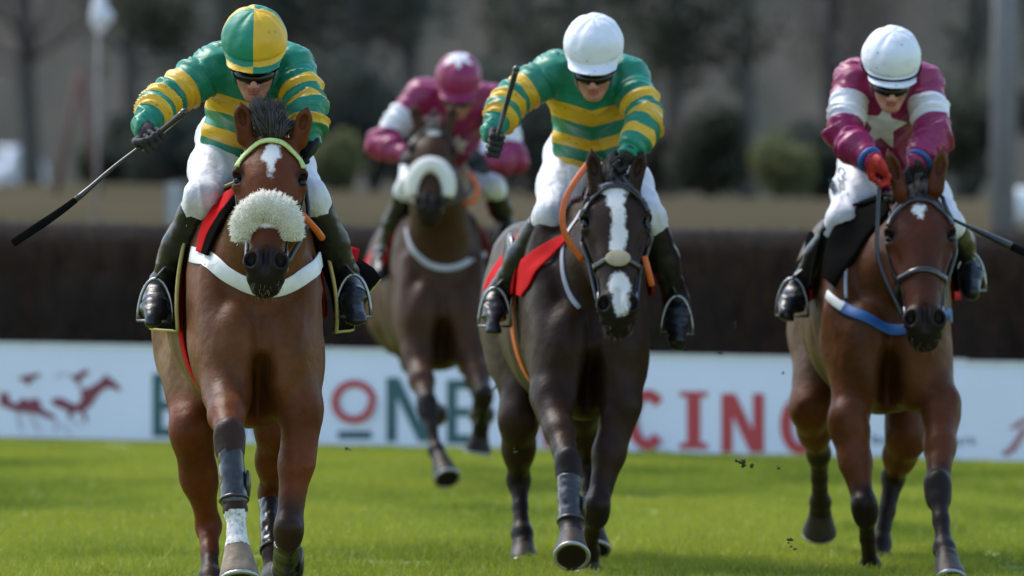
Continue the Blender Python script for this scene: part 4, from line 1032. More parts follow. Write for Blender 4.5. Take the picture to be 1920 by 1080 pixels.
# ---- the birch fence behind the boards
def fence():
    o_ = bn*-.62; a = bA-bd*2.6+o_; b = bB+bd*2.6+o_; L = np.linalg.norm(b-a); Hf = 1.345; c = (a+b)/2
    T = empty('birch_fence', c, 'dark brown packed birch steeplechase fence behind the white boards', 'fence')
    nx_, nz_ = 160, 14; Vv = []; 
    prof = [(0, 0), (0.02, .4), (.05, .9), (.10, Hf-.10), (.2, Hf-.02), (.45, Hf), (.7, Hf-.06), (.75, .8), (.8, 0)]
    for i in range(nx_+1):
        for (d, z) in prof:
            Vv.append(a+bd*(L*i/nx_)-bn*d+np.array([0, 0, z]))
    Vv = np.array(Vv); Vv += (fbm(Vv*7, 3)-.5)[:, None]*np.array([.05, .10, .05]); k = len(prof)
    Ff = [(i*k+j, (i+1)*k+j, (i+1)*k+j+1, i*k+j+1) for i in range(nx_) for j in range(k-1)]
    mt = simple('packed birch', (.010, .007, .006), .9, .7, 9, 40, 1., .03, to=(.024, .015, .011), stretch=(3, 3, .4), spec=.15); mesh('brush_core', Vv, Ff, mt, T)
    n = 26000; s = rs.rand(n)*L; z = rs.rand(n)*(Hf-.25); top = rs.rand(n) < .35; z = np.where(top, Hf-.28+rs.rand(n)*.1, z); dd = np.where(top, rs.rand(n)*.7, .02+z*.06)
    bb = a+bd*s[:, None]-bn*dd[:, None]+np.stack([0*z, 0*z, z], -1)+bn*.01; ln = .14+.12*rs.rand(n)+.10*(fbm(np.stack([s*2.2, s*0, s*0], -1), 2)-.4); tt = bb+np.stack([rs.randn(n)*.03, rs.randn(n)*.02-.01, ln], -1)
    v, f = blades(bb, tt, np.tile(bd*.0035, (n, 1)))
    o = mesh('birch_twigs', v, f, simple('birch twigs', (.022, .013, .010), .8, .75, 9, to=(.060, .032, .020), spec=.1), T); o['kind'] = 'stuff'
    m = MB(); R = np.array([bd, -bn, [0, 0, 1]]); m.add(*box(c+np.array([0, 0, .18])+bn*.05, (L, .06, .12), R)); m.build('takeoff_rail', M['fencewood'], T, False)
fence()

# ---- trees, bushes and things far behind
leafm = {}
def leafmat(rgb):
    if rgb not in leafm: leafm[rgb] = simple('foliage tone', rgb, .9, .5, .6, spec=.05, to=tuple(c*.6 for c in rgb), trans=.45)
    return leafm[rgb]
barkm = simple('grey bark', (.085, .078, .070), .9, .4, 3)
def gzz(x, y): return float(gz(np.array([x]), np.array([y]))[0])
def tree(px, D, hgt, cw, rgb, label, leaves=2600, bare=False, base_h=.25, leaf=.11, cat='tree'):
    g = P(px, 441, D); g[2] = gzz(g[0], D)-.05; T = empty('tree', g, label, cat, 'trees and bushes beyond the fence')
    m = MB(); rt = .05+hgt*.018
    top = g+np.array([random.uniform(-.3, .3), 0, hgt*.92]); pth = smooth_path([g, g*.6+top*.4+np.array([random.uniform(-.2, .2), 0, 0]), top], 5)
    v, f = tube(pth, [rt, rt*.6, .02], 8); m.add(v, f); tips = []
    for i in range(26 if bare else 14):
        t = random.uniform(base_h, .95); p = g*(1-t)+top*t; a = random.uniform(0, 2*math.pi); l = cw*.5*random.uniform(.6, 1.1)*(1.15-t*.6)
        e = p+np.array([math.cos(a)*l, math.sin(a)*l, l*random.uniform(.35, .9)]); v, f = tube(smooth_path([p, p*.5+e*.5+np.array([0, 0, -.1*l]), e], 3), [rt*.35*(1.2-t), .008], 5); m.add(v, f); tips.append((p, e))
    m.build('trunk', barkm, T)
    n = leaves; ti = rs.randint(0, len(tips), n); P0 = np.array([q[0] for q in tips])[ti]; P1 = np.array([q[1] for q in tips])[ti]; t = .35+.75*rs.rand(n)
    c = P0+(P1-P0)*t[:, None]+rs.randn(n, 3)*cw*.075; sz = leaf*(.6+.8*rs.rand(n))
    a = rs.randn(n, 3); a /= np.linalg.norm(a, axis=1, keepdims=True); b = np.cross(a, rs.randn(n, 3)); b /= np.linalg.norm(b, axis=1, keepdims=True)
    if bare: a = a*np.array([.4, .4, 1.]); v, f = blades(c-a*sz[:, None]*2, c+a*sz[:, None]*2.5, b*.012)
    else: v, f = blades(c-a*sz[:, None], c+a*sz[:, None], b*(sz*.55)[:, None])
    mesh('crown', v, f, leafmat(rgb), T)
def bush(px, D, hgt, wd, rgb, label, leaves=2600, leaf=.10):
    g = P(px, 441, D); g[2] = gzz(g[0], D)-.05; T = empty('bush', g, label, 'bush', 'trees and bushes beyond the fence'); m = MB()
    for i in range(7):
        a = random.uniform(0, 6.28); e = g+np.array([math.cos(a)*wd*.35, math.sin(a)*wd*.3, hgt*random.uniform(.5, .85)]); v, f = tube([g, g*.5+e*.5+np.array([0, 0, .1]), e], [.05, .03, .01], 5); m.add(v, f)
    m.build('stem', barkm, T); n = leaves; lob = [(random.uniform(-.33, .33)*wd, random.uniform(-.3, .3)*wd, random.uniform(.25, .72)*hgt, random.uniform(.16, .30)) for _ in range(11)]
    li = rs.randint(0, 11, n); L = np.array(lob)[li]; d = rs.randn(n, 3); d /= np.linalg.norm(d, axis=1, keepdims=True); r = L[:, 3:4]*(rs.rand(n, 1)**.35)
    c = g+L[:, :3]+d*r*np.array([wd, wd, hgt]); sz = leaf*(.6+.8*rs.rand(n)); a = rs.randn(n, 3); a /= np.linalg.norm(a, axis=1, keepdims=True); b = np.cross(a, rs.randn(n, 3)); b /= np.linalg.norm(b, axis=1, keepdims=True)
    v, f = blades(c-a*sz[:, None], c+a*sz[:, None], b*(sz*.55)[:, None]); mesh('foliage', v, f, leafmat(rgb), T)
DK = (.062, .072, .060); BR = (.085, .076, .068); OL = (.064, .072, .052); LT = (.15, .16, .075); GR = (.10, .095, .088)
tree(60, 150, 9, 5, BR, 'bare brown tree at the far left edge of the photo', bare=True)
tree(250, 165, 10, 5, GR, 'bare grey tree behind the first jockey and his raised whip', bare=True)
tree(640, 140, 8.5, 4.5, DK, 'dark green tree between the first two jockeys')
tree(760, 150, 9, 4.5, DK, 'dark green tree directly above the maroon jockey at the back')
tree(950, 160, 9, 4.5, OL, 'olive tree between the maroon jockey and the white capped jockey')
tree(1250, 150, 9, 4.2, OL, 'olive tree just right of the white capped jockey in green')
tree(1400, 165, 10, 5, BR, 'bare brown tree between the two white capped jockeys', bare=True)
tree(1560, 150, 8, 4, BR, 'bare brown tree left of the maroon jockey with the white cap', bare=True)
tree(1800, 150, 9, 4.5, DK, 'dark green tree at the right behind the grey post')
tree(400, 150, 8, 4, OL, 'olive tree behind the quartered cap')
tree(1080, 170, 10, 5, GR, 'bare grey tree behind the white capped jockey in green', bare=True)
bush(1460, 112, 1.2, 1.2, LT, 'pale yellow green bush between the two right hand jockeys', leaf=.06)
bush(1330, 116, 1.5, 1.4, OL, 'olive bush left of the pale yellow green bush', leaf=.07)
bush(620, 112, .85, .8, LT, 'small pale green bush right of the first jockey', 1500, .06)
bush(1560, 118, 1.2, 1.4, DK, 'dark green bush right of the pale yellow green bush', leaf=.07)
bush(310, 120, 1.4, 1.6, DK, 'dark green bush below the raised whip at the left', leaf=.07)
bush(235, 128, .9, 1.3, OL, 'small olive bush beside the rusty red frame at the left', leaf=.07)
bush(480, 122, 2.4, 2.6, DK, 'dark green bush behind the first jockey', leaf=.07)
bush(700, 120, 2.2, 2.4, DK, 'dark green bush left of the maroon jockey at the back', leaf=.07)
bush(1000, 120, 2.2, 2.6, DK, 'dark green bush right of the maroon jockey at the back', leaf=.07)
bush(1820, 122, 2.0, 2.4, OL, 'olive bush behind the rightmost horse and the grey post', leaf=.07)
bush(1220, 125, 1.5, 2.0, BR, 'brown bush right of the white capped jockey in green', leaf=.07)
# far wooded hill
hx = np.linspace(-140, 140, 90); hy = np.linspace(230, 330, 22); HX, HY = np.meshgrid(hx, hy, indexing='ij'); hz = 1.5+26*sstep(228, 300, HY)
hv = np.stack([HX, HY, hz+(fbm(np.stack([HX.ravel()*.35, HY.ravel()*.35, HX.ravel()*0], -1), 4)-.5).reshape(HX.shape)*6*sstep(230, 240, HY)], -1).reshape(-1, 3); k = len(hy)
def hillmat():
    m, t, b = newmat('wooded hill'); b.inputs['Roughness'].default_value = 1; b.inputs['Specular IOR Level'].default_value = .05
    tc = N_(t, 'ShaderNodeTexCoord'); mp = N_(t, 'ShaderNodeMapping'); mp.inputs['Scale'].default_value = (1, .3, .45); t.links.new(tc.outputs['Object'], mp.inputs[0])
    n = N_(t, 'ShaderNodeTexNoise'); n.inputs['Scale'].default_value = .42; n.inputs['Detail'].default_value = 5; t.links.new(mp.outputs[0], n.inputs[0])
    r = N_(t, 'ShaderNodeValToRGB'); e = r.color_ramp.elements; e[0].position = .35; e[0].color = (.040, .045, .036, 1); e[1].position = .68; e[1].color = (.080, .070, .060, 1); x = e.new(.52); x.color = (.060, .058, .048, 1)
    t.links.new(n.outputs[0], r.inputs[0]); t.links.new(r.outputs[0], b.inputs['Base Color']); return m
tag(mesh('hill', hv, [(i*k+j, (i+1)*k+j, (i+1)*k+j+1, i*k+j+1) for i in range(len(hx)-1) for j in range(k-1)], hillmat(), base=(0, 230, 0)), kind='structure')
# posts
def post(name, px, D, w_, top_py, rgb, label, cat, head=None, bot=None):
    g = P(px, 441, D); z0 = gzz(g[0], D); zt = P(px, top_py, D)[2]; T = empty(name, (g[0], D, z0), label, cat); mt = simple(name+' paint', rgb, .6, .3, 4)
    v, f = tube([np.array([g[0], D, z0-.1]), np.array([g[0], D, z0*.4+zt*.6]), np.array([g[0], D, zt])], [w_/2, w_/2*.92, w_/2*.85], 12); mesh('pole', v, f, mt, T)
    v, f = box((g[0], D, z0+.04), (w_*2.2, w_*2.2, .08)); mesh('foot', v, f, mt, T, smooth=False); return T, g, zt, mt
post('lamp_post', 1880, 84, .26, -400, (.19, .19, .195), 'tall pale grey post at the far right behind the jockey in the white cap', 'post')
T, g, zt, mt = post('marker_post', 328, 78, .10, 345, (.30, .31, .30), 'short white post left of the first jockey', 'post'); v, f = box((g[0], 78, zt-.15), (.17, .04, .32)); mesh('plate', v, f, mt, T, smooth=False)
T, g, zt, mt = post('flag_pole', 181, 80, .035, 60, (.25, .22, .20), 'thin pole with a furled white flag at the top left', 'flag'); 
S = Field(); S.chain([np.array([g[0]+.01, 80, zt+.02]), np.array([g[0]+.02, 80, zt+.14]), np.array([g[0], 80, zt+.28])], [.05, .095, .06], .03)
v, q = nets(S, .012); mesh('furled_flag', v+vnormals(v, q)*((fbm(v*14)-.5)*.05)[:, None], q, simple('flag cloth', (.75, .74, .76), .8), T)
# red rail stand legs at the left
for i, (p0, p1) in enumerate((((105, 400), (150, 130)), ((185, 400), (150, 130)))):
    a, b = P(*p0, 100), P(*p1, 100); a[2] = gzz(a[0], 100); v, f = tube([a, a*.5+b*.5, b], .035, 8)
    o = mesh('frame_leg', v, f, simple('rusty red paint', (.13, .055, .045), .8), None, base=a); tag(o, ['left leg of the rusty red frame behind the raised whip', 'right leg of the rusty red frame behind the raised whip'][i], 'pole')
# parked vehicles
def vehicle(px, D, L, W, Hh, label, van=False, yaw=0):
    g = P(px, 441, D); g[2] = gzz(g[0], D); T = empty('parked_car', g, label, 'car'); ca, sa = math.cos(yaw), math.sin(yaw); R = np.array([[ca, sa, 0], [-sa, ca, 0], [0, 0, 1]])
    w2 = W/2; pf = [(-L/2, .28), (-L/2, .85), (-L/2+.9, 1.0), (-L/2+1.5, Hh-.04), (-L/2+2.0, Hh), (L/2-.6, Hh), (L/2-.15, 1.0), (L/2, .8), (L/2, .28)] if not van else [(-L/2, .28), (-L/2, 1.0), (-L/2+.7, 1.15), (-L/2+1.3, Hh-.05), (-L/2+1.6, Hh), (L/2-.1, Hh), (L/2, Hh-.2), (L/2, .28)]
    ring = []
    for s_, k_ in ((-w2, .97), (-w2*.9, 1), (w2*.9, 1), (w2, .97)): ring.append([(x*(k_), s_*(.86 if z > 1.05 else 1), z*(1 if z < .5 else k_)) for x, z in pf])
    n = len(pf); V = np.array([p for r in ring for p in r]); F = [(i*n+j, i*n+(j+1) % n, (i+1)*n+(j+1) % n, (i+1)*n+j) for i in range(3) for j in range(n)]+[tuple(range(n)), tuple(3*n+j for j in range(n))[::-1]]
    paint = simple('white vehicle paint', (.70, .72, .74), .3, .1, 4, coat=.5); glass = simple('dark window glass', (.03, .035, .04), .08, .1, 4)
    mesh('body', V@R+g, F, paint, T, smooth=False)
    for s_ in (-1, 1):
        x0, x1 = -L/2+1.35, L/2-.45; v = np.array([(x0-.15, s_*(w2*.90+.012), 1.08), (x1+.1, s_*(w2*.90+.012), 1.08), (x1-.15, s_*(w2*.86+.012), Hh-.14), (x0+.4, s_*(w2*.86+.012), Hh-.14)]); mesh('side_window', v@R+g, [(0, 1, 2, 3)], glass, T, smooth=False)
    v = np.array([(-L/2+.93, -w2*.78, 1.04), (-L/2+.93, w2*.78, 1.04), (-L/2+1.45, w2*.72, Hh-.10), (-L/2+1.45, -w2*.72, Hh-.10)])+np.array([-.03, 0, .02]); mesh('windscreen', v@R+g, [(0, 1, 2, 3)], glass, T, smooth=False)
    for x in (-L/2+.8, L/2-.8):
        for s_ in (-1, 1):
            c = np.array([x, s_*(w2-.05), .32]); th = np.linspace(0, 6.283, 17)[:-1]; pth = np.array([c+np.array([math.cos(t)*.25, 0, math.sin(t)*.25]) for t in th])@R+g
            v, f = tube(pth, .085, 8, close=True); o = mesh('wheel', v, f, simple('tyre rubber', (.015, .015, .016), .8), T); v, f = tube((np.array([c-[0, .05, 0], c+[0, .05, 0]])@R+g), .19, 14); mesh('rim', v, f, M['steel'], o)
vehicle(-22, 205, 4.2, 1.75, 1.42, 'white car parked beyond the fence at the far left', yaw=1.35)
g = P(1912, 441, 96); g[2] = gzz(g[0], 96); S = Field(); S.ell(g+np.array([0, 0, .16]), (.22, .16, .22)); S.ell(g+np.array([.26, 0, .13]), (.22, .16, .20))
v, q = nets(S, .02); tag(mesh('vehicle_block', v, q, simple('blank white', (.70, .71, .72), .5, .2, 5), base=g), 'small blank white stand-in for a vehicle on the bank at the far right edge', 'vehicle stand-in')  # plain rounded block added in place of a white vehicle
# flying clods of turf
for i, (x, y, D, r) in enumerate(((650, 842, 33, .010), (967, 848, 33, .008), (1392, 866, 31, .016), (1410, 872, 31.3, .010), (1481, 1012, 31, .014), (1490, 1030, 32, .008), (1352, 664, 33, .009), (1378, 608, 33.5, .008), (1468, 700, 34, .007), (835, 860, 42, .012), (588, 846, 32, .006), (1460, 878, 31.5, .008))):
    r *= .75; S = Field(); c = P(x, y, D); S.ell(c, (r, r*.7, r*.55), k=r*.3); S.ell(c+rs.randn(3)*r*.9, (r*.7, r*.4, r*.5), k=r*.3); S.ell(c+rs.randn(3)*r*1.2, (r*.5, r*.4, r*.3), k=r*.3); v, q = nets(S, r*.22)
    v = v+(fbm(v*1.6/r, 3)-.5)[:, None]*vnormals(v, q)*r*1.8+(rs.rand(*v.shape)-.5)*r*.2; o = mesh('turf_clod', v, q, M['clod'] if 'clod' in M else M.setdefault('clod', simple('dark soil', (.035, .028, .016), .95, .5, 60, to=(.06, .09, .02))), None, base=c)
    tag(o, 'small dark clod of turf flying up from the hooves', 'clod', 'clods of turf thrown up by the hooves')

# ------------------------------------------------------------------ horses and their tack
M['breeches'] = simple('white breeches', (.60, .61, .67), .55, .30, 6, 16, .7, .012, sheen=.2, to=(.45, .44, .44))
def mkstops(base, band, edges):
    st = [(0, base)]
    for a, b in edges: st += [(a, band), (b, base)]
    return st
arm_e = [(.34, .46), (.56, .67), (.77, .86)]
M['hoop_sleeve'] = ramp_mat('green and gold sleeve silk', mkstops(GREEN, GOLD, arm_e), specks=.6)
M['hoop_torso'] = ramp_mat('green and gold body silk', mkstops(GREEN, GOLD, [(.26, .40), (.52, .63), (.74, .84)]), specks=.6)
M['mar_sleeve'] = ramp_mat('maroon sleeve silk', mkstops(MAROON, SILK_WHITE, [(.22, .46)]))
M['mar_torso'] = ramp_mat('maroon body silk', [(0, MAROON), (.5, SILK_WHITE)])
M['mar_cap'] = ramp_mat('maroon cap silk', [(0, MAROON), (.5, SILK_WHITE)], fold=.2)
M['white_cap'] = ramp_mat('white cap silk', [(0, (.72, .74, .82))], fold=.25, rough=.5, specks=.7, dirt=.15)
M['quarter_cap'] = ramp_mat('quartered cap silk', [(0, GREEN), (.5, GOLD)], rough=.5, fold=.3, specks=.5)

H1 = build_horse(dict(D=30., brownhind=True, label='bright bay horse with sheepskin noseband and white breast girth, nearest on the left', chest=(491, 700), yaw=6,
    coat=(.150, .050, .015), headcol=(.130, .032, .009), legcol=(.160, .038, .010), clip=(.23, .125, .060), points=(.045, .022, .016), sx=.95,
    poll=(510, 242, .12), muzzle=(497, 510, -.22), neckmid=(500, 400, .25),
    earL=(458, 240, .12), tipL=(450, 190, .10), earR=(565, 246, .12), tipR=(577, 200, .10),
    fore={'L': [(422, 735, .20), (431, 832, -.20), (440, 955, -.30), (446, 1026, -.36), (449, 1086, -.42)], 'R': [(567, 765, .24), (540, 1000, .14), (536, 1075, .36), (535, 1105, .40), (535, 1136, .38)]},
    hind={'L': [(356, 802, 1.35), (391, 985, 1.55), (395, 1085, 1.35), (396, 1105, 1.30), (398, 1128, 1.26)], 'R': [(520, 800, 1.35), (508, 925, 1.60), (514, 1040, 1.40), (516, 1068, 1.36), (518, 1100, 1.30)]},
    marks=[(.006, .118, .024, .040), (-.010, .140, .017, .022), (.004, .165, .010, .045), (.0, .40, .030, .020)], socks=['L'], hoofcol=(.36, .27, .19)))
H2 = build_horse(dict(D=33., label='dark brown horse with long white blaze and orange rein, second from the left in front', chest=(1112, 700), yaw=5,
    coat=(.030, .014, .008), clip=(.085, .058, .044), points=(.014, .010, .010), zb=-.02,
    poll=(1154, 325, .12), muzzle=(1159, 592, -.20), neckmid=(1140, 470, .28),
    earL=(1117, 338, .10), tipL=(1108, 278, .10), earR=(1190, 338, .10), tipR=(1206, 282, .10),
    fore={'L': [(1035, 745, .20), (1066, 882, -.18), (1070, 985, -.30), (1071, 1005, -.35), (1072, 1042, -.45)], 'R': [(1163, 760, .22), (1117, 960, .10), (1104, 1035, .30), (1103, 1055, .34), (1102, 1076, .33)]},
    hind={'L': [(972, 785, 1.50), (973, 900, 1.72), (979, 1000, 1.60), (981, 1025, 1.56), (982, 1062, 1.50)], 'R': [(1090, 760, 1.40), (1104, 865, 1.65), (1110, 960, 1.5), (1112, 990, 1.46), (1113, 1030, 1.4)]},
    marks=[(-.002, .075, .048, .035), (-.001, .12, .030, .05), (.006, .19, .022, .07), (.006, .27, .026, .055), (.001, .315, .024, .04), (.006, .47, .034, .05), (.010, .535, .026, .045)], hoofcol=(.050, .042, .038)))
H3 = build_horse(dict(D=33.5, label='bay horse with small white star and blue breast girth, furthest right', chest=(1670, 710), yaw=1.5,
    coat=(.110, .036, .011), headcol=(.095, .024, .009), legcol=(.125, .034, .010), clip=(.13, .070, .040), points=(.014, .010, .010), sx=1.06,
    poll=(1722, 350, .12), muzzle=(1736, 620, -.20), neckmid=(1700, 480, .26),
    earL=(1684, 345, .10), tipL=(1664, 278, .10), earR=(1757, 338, .10), tipR=(1769, 276, .10),
    fore={'L': [(1590, 790, .22), (1622, 960, .12), (1632, 1060, .34), (1633, 1085, .38), (1634, 1104, .36)], 'R': [(1765, 760, .20), (1759, 925, -.10), (1771, 1030, -.26), (1776, 1050, -.32), (1782, 1092, -.42)]},
    hind={'L': [(1520, 765, 1.45), (1536, 850, 1.72), (1538, 940, 1.95), (1538, 960, 1.99), (1536, 1000, 2.05)], 'R': [(1700, 815, 1.35), (1675, 895, 1.62), (1652, 1020, 1.50), (1650, 1045, 1.46), (1648, 1075, 1.40)]},
    marks=[(-.008, .11, .017, .024), (.006, .105, .012, .016), (0.0, .135, .009, .018)], hoofcol=(.038, .034, .034)))
H4 = build_horse(dict(D=43.4, label='dark brown horse with white sheepskin noseband, galloping behind the others', chest=(833, 590), yaw=5,
    coat=(.060, .026, .013), clip=(.075, .036, .020), points=(.012, .010, .010), h=.014, hf=.008,
    poll=(814, 228, .12), muzzle=(803, 392, -.24), neckmid=(822, 370, .25),
    earL=(785, 232, .10), tipL=(772, 196, .10), earR=(843, 232, .10), tipR=(852, 194, .10),
    fore={'L': [(783, 670, .2), (802, 765, -.15), (818, 845, -.28), (826, 862, -.33), (838, 896, -.42)], 'R': [(888, 665, .22), (906, 745, -.12), (902, 800, .12), (900, 818, .16), (895, 848, .16)]},
    hind={'L': [(765, 640, 1.35), (788, 712, 1.65), (806, 760, 1.9), (810, 768, 1.95), (816, 778, 2.02)], 'R': [(875, 645, 1.35), (888, 712, 1.65), (900, 760, 1.9), (902, 768, 1.95), (904, 778, 2.02)]},
    marks=[(0.0, .085, .036, .030)], hoofcol=(.030, .025, .022)))
# tack of the first horse
bridle(H1, brow='lime', u_nose=.44, parts=('brow', 'cheek')); sheep_nose(H1, .345, .040, 'fleece', .070, drop=.085); forelock(H1, 260, .135); whiskers(H1)
px_strap(H1, 'whiteweb', [(352, 462), (378, 478), (420, 510), (470, 540), (520, 548), (560, 528), (590, 500), (602, 482)], .056, 'breast_girth', .006, .005)
chest_ = lambda H, pts, w_, m, nm: px_strap(H, m, pts, w_, nm)
girth(H1, 'redcloth', .62, .09)
cloth(H1, 'number_cloth', 'redcloth', .50, 1.15, 1.0, .012, .02)
cloth(H1, 'saddle_cloth', 'blackcloth', .42, 1.20, .95, .026, .03, 'goldtrim', flareR=.12)
saddle(H1); leg_boot(H1, 'L', t1=.86); leg_boot(H1, 'R', t0=.25); leg_boot(H1, 'hR')
free_flap(H1, 'blackcloth', [(640, 480), (672, 486), (700, 505), (712, 522), (690, 548), (660, 560), (638, 540)], 1.15, 'cloth_corner', ('goldtrim', 3, 6))
free_flap(H1, 'redcloth', [(628, 470), (648, 462), (672, 468), (668, 488), (650, 492), (630, 498)], 1.0, 'cloth_fold')
# second horse
bridle(H2, u_nose=.37); forelock(H2, 130, .04, .05, spiky=False); whiskers(H2, 36)
v, f = sphere(H2.F.snap(H2.h(.004, .372, .05)[None], .008)[0], (.040*H2.q, .030*H2.q, .014), R=H2.HR); mesh('nose_pad', v, f, M['tan'], H2.root)
cloth(H2, 'number_cloth', 'redcloth', .45, 1.15, 1.07, .014, .03); girth(H2, 'orange', .62, .07)
px_strap(H2, 'greyweb', [(1090, 395), (1068, 425), (1056, 470), (1055, 520), (1068, 560), (1100, 600)], .020, 'neck_strap')
saddle(H2); leg_boot(H2, 'L')
# third horse
bridle(H3, u_nose=.36); forelock(H3, 130, .04, .055, spiky=False); whiskers(H3, 24)
px_strap(H3, 'blueweb', [(1575, 572), (1600, 590), (1650, 612), (1700, 622), (1750, 612), (1790, 578), (1808, 552)], .045, 'breast_girth', .006, .005)
px_strap(H3, 'whiteweb', [(1552, 552), (1560, 560), (1570, 570), (1582, 577)], .036, 'breast_girth_end', .007, .006)
px_strap(H3, 'greyweb', [(1586, 500), (1584, 540), (1588, 578)], .014, 'breast_strap')
cloth(H3, 'number_cloth', 'redcloth', .50, 1.10, 1.06, .012, .03); cloth(H3, 'saddle_cloth', 'blackcloth', .36, 1.12, 1.10, .024, .02); saddle(H3, mat='blackcloth')
px_patch(H3, 'blackcloth', [(1662, 372), (1600, 388), (1562, 425), (1545, 470), (1540, 520)], [(1664, 392), (1652, 408), (1625, 440), (1600, 480), (1560, 535)], 'pad')
px_patch(H2, 'redcloth', [(1056, 438), (1010, 462), (972, 492), (962, 525), (955, 548)], [(1058, 452), (1030, 482), (1004, 508), (990, 535), (975, 556)], 'cloth_edge', .015, depth=.008)
px_patch(H1, 'redcloth', [(436, 348), (400, 384), (376, 425), (366, 470)], [(440, 362), (410, 400), (388, 438), (376, 474)], 'cloth_edge', .015, depth=.008)
px_patch(H1, 'blackcloth', [(440, 362), (410, 400), (388, 438), (376, 474)], [(444, 372), (418, 410), (398, 446), (386, 476)], 'pad_edge', .018, depth=.015)
# fourth horse
bridle(H4, parts=('brow', 'cheek')); sheep_nose(H4, .32, .034, 'fleecew', .085, .3, .14, 105); forelock(H4, 60, .05, .06, spiky=False)
px_strap(H4, 'greyweb', [(762, 430), (775, 470), (800, 498), (835, 506), (870, 500), (895, 475), (906, 435)], .030, 'breast_girth')
cloth(H4, 'number_cloth', 'redcloth', .45, 1.1, 1.10, .012, .04); saddle(H4)
for H, pts in ((H1, [(440, 560, 1.95), (425, 640, 2.15), (430, 720, 2.25)]), (H2, [(1000, 560, 2.0), (990, 700, 2.3), (1000, 740, 2.4)]), (H3, [(1600, 600, 2.0), (1610, 680, 2.2)]), (H4, [(815, 480, 2.0), (820, 560, 2.2)])):
    tail(H, pts)

# ------------------------------------------------------------------ jockeys
def hoop_t(v, sh, hips, D):
    z = (sh[2]-v[:, 2]); t = (z-.06-.30*(0-np.abs(v[:, 0]-sh[0]))*1.0*-1*-1)/.42 if False else (z-.02+.28*np.abs(v[:, 0]-sh[0]))/.44
    return np.clip(t+(fbm(v*8, 2)-.5)*.04, 0, 1)
def star_sd(x, y, R_=1., n=5, rot=0., inner=.45):
    a = np.arctan2(x, y)+rot; r = np.hypot(x, y); s = 2*math.pi/n; a = np.abs((a+s/2) % s-s/2)
    p0 = (R_, 0.); p1 = (R_*inner*math.cos(s/2), R_*inner*math.sin(s/2)); px_, py_ = r*np.cos(a), r*np.sin(a)
    ex, ey = p1[0]-p0[0], p1[1]-p0[1]; return ((px_-p0[0])*ey-(py_-p0[1])*ex)/math.hypot(ex, ey)*-1
def star_t(cx, cz, R_, rot=0.):
    def fn(v, sh, hips, D): s = star_sd(v[:, 0]-sh[0]-cx, v[:, 2]-sh[2]-cz, R_, 5, rot); return np.where(v[:, 1] < sh[1]+.4, .5+np.clip(s, -.4, .4)*1.0, 0)
    return fn
def quarter(lv): return .5+np.clip(lv[:, 0]+(lv[:, 2] < -.040)*(-2*lv[:, 0])*1.0, -.4, .4)*np.where(lv[:, 1] > -.02, 1, -1)
def capstar(lv): return .5+np.clip(.055-np.hypot(lv[:, 0], lv[:, 1]+.01)+.022*np.cos(5*np.arctan2(lv[:, 0], lv[:, 1])), -.4, .4)
plain = lambda lv: np.zeros(len(lv))
R1, J1 = build_rider(dict(D=30., label='jockey in green and gold hoops with quartered cap, whip held out low', cap='quarter_cap', capfn=quarter, torso='hoop_torso', torsofn=hoop_t, sleeve_mat='hoop_sleeve', pitch=30,
    j=dict(helmet=(477, 77, .22), shL=(408, 124, .42), shR=(548, 128, .42), elL=(305, 192, .28), wrL=(270, 238, .12), haL=(284, 262, .05), elR=(580, 215, .25), wrR=(577, 262, .22), haR=(560, 292, .20),
           hipL=(425, 262, .98), hipR=(500, 262, .98), knL=(378, 372, .50), knR=(585, 372, .50), anL=(298, 545, .72), anR=(655, 530, .72), toL=(286, 602, .52), toR=(668, 600, .54)),
    rodL=P(345, 210, 30.1)-P(25, 455, 29.9), rodR=(.2, -1, -.3), thL=1))
R2, J2 = build_rider(dict(D=33., label='jockey in green and gold hoops with plain white cap and orange rein', cap='white_cap', capfn=plain, torso='hoop_torso', torsofn=hoop_t, sleeve_mat='hoop_sleeve', pitch=30, hyaw=-3,
    j=dict(helmet=(1113, 86, .22), shL=(1040, 135, .42), shR=(1180, 148, .42), elL=(955, 190, .30), wrL=(924, 248, .16), haL=(928, 272, .10), elR=(1214, 228, .22), wrR=(1180, 284, .12), haR=(1160, 305, .14),
           hipL=(1070, 290, .98), hipR=(1150, 290, .98), knL=(1028, 405, .50), knR=(1218, 405, .50), anL=(930, 560, .74), anR=(1268, 560, .74), toL=(926, 612, .56), toR=(1270, 640, .58)),
    rodL=P(968, 128, 33.05)-P(928, 272, 33.1), rodR=(.2, -1, -.3), thL=-1))
R3, J3 = build_rider(dict(D=33.5, label='jockey in maroon with white star and plain white cap with black band', cap='white_cap', capfn=plain, capband=True, skin=(.50, .25, .19), torso='mar_torso', torsofn=star_t(-.022, -.172, .098, -.15), sleeve_mat='mar_sleeve', pitch=32, hyaw=2, cuff='blueweb',
    j=dict(helmet=(1672, 109, .22), shL=(1602, 150, .42), shR=(1732, 160, .42), elL=(1580, 256, .25), wrL=(1632, 300, .10), haL=(1650, 330, .08), elR=(1752, 258, .25), wrR=(1722, 302, .15), haR=(1722, 335, .18),
           hipL=(1620, 310, .98), hipR=(1700, 320, .98), knL=(1580, 410, .50), knR=(1780, 420, .50), anL=(1498, 545, .74), anR=(1815, 490, .80), toL=(1475, 590, .58), toR=(1822, 548, .60)),
    gloveL='redglove', rodL=(.5, -1, -.6), rodR=(.9, -.1, -.45)))
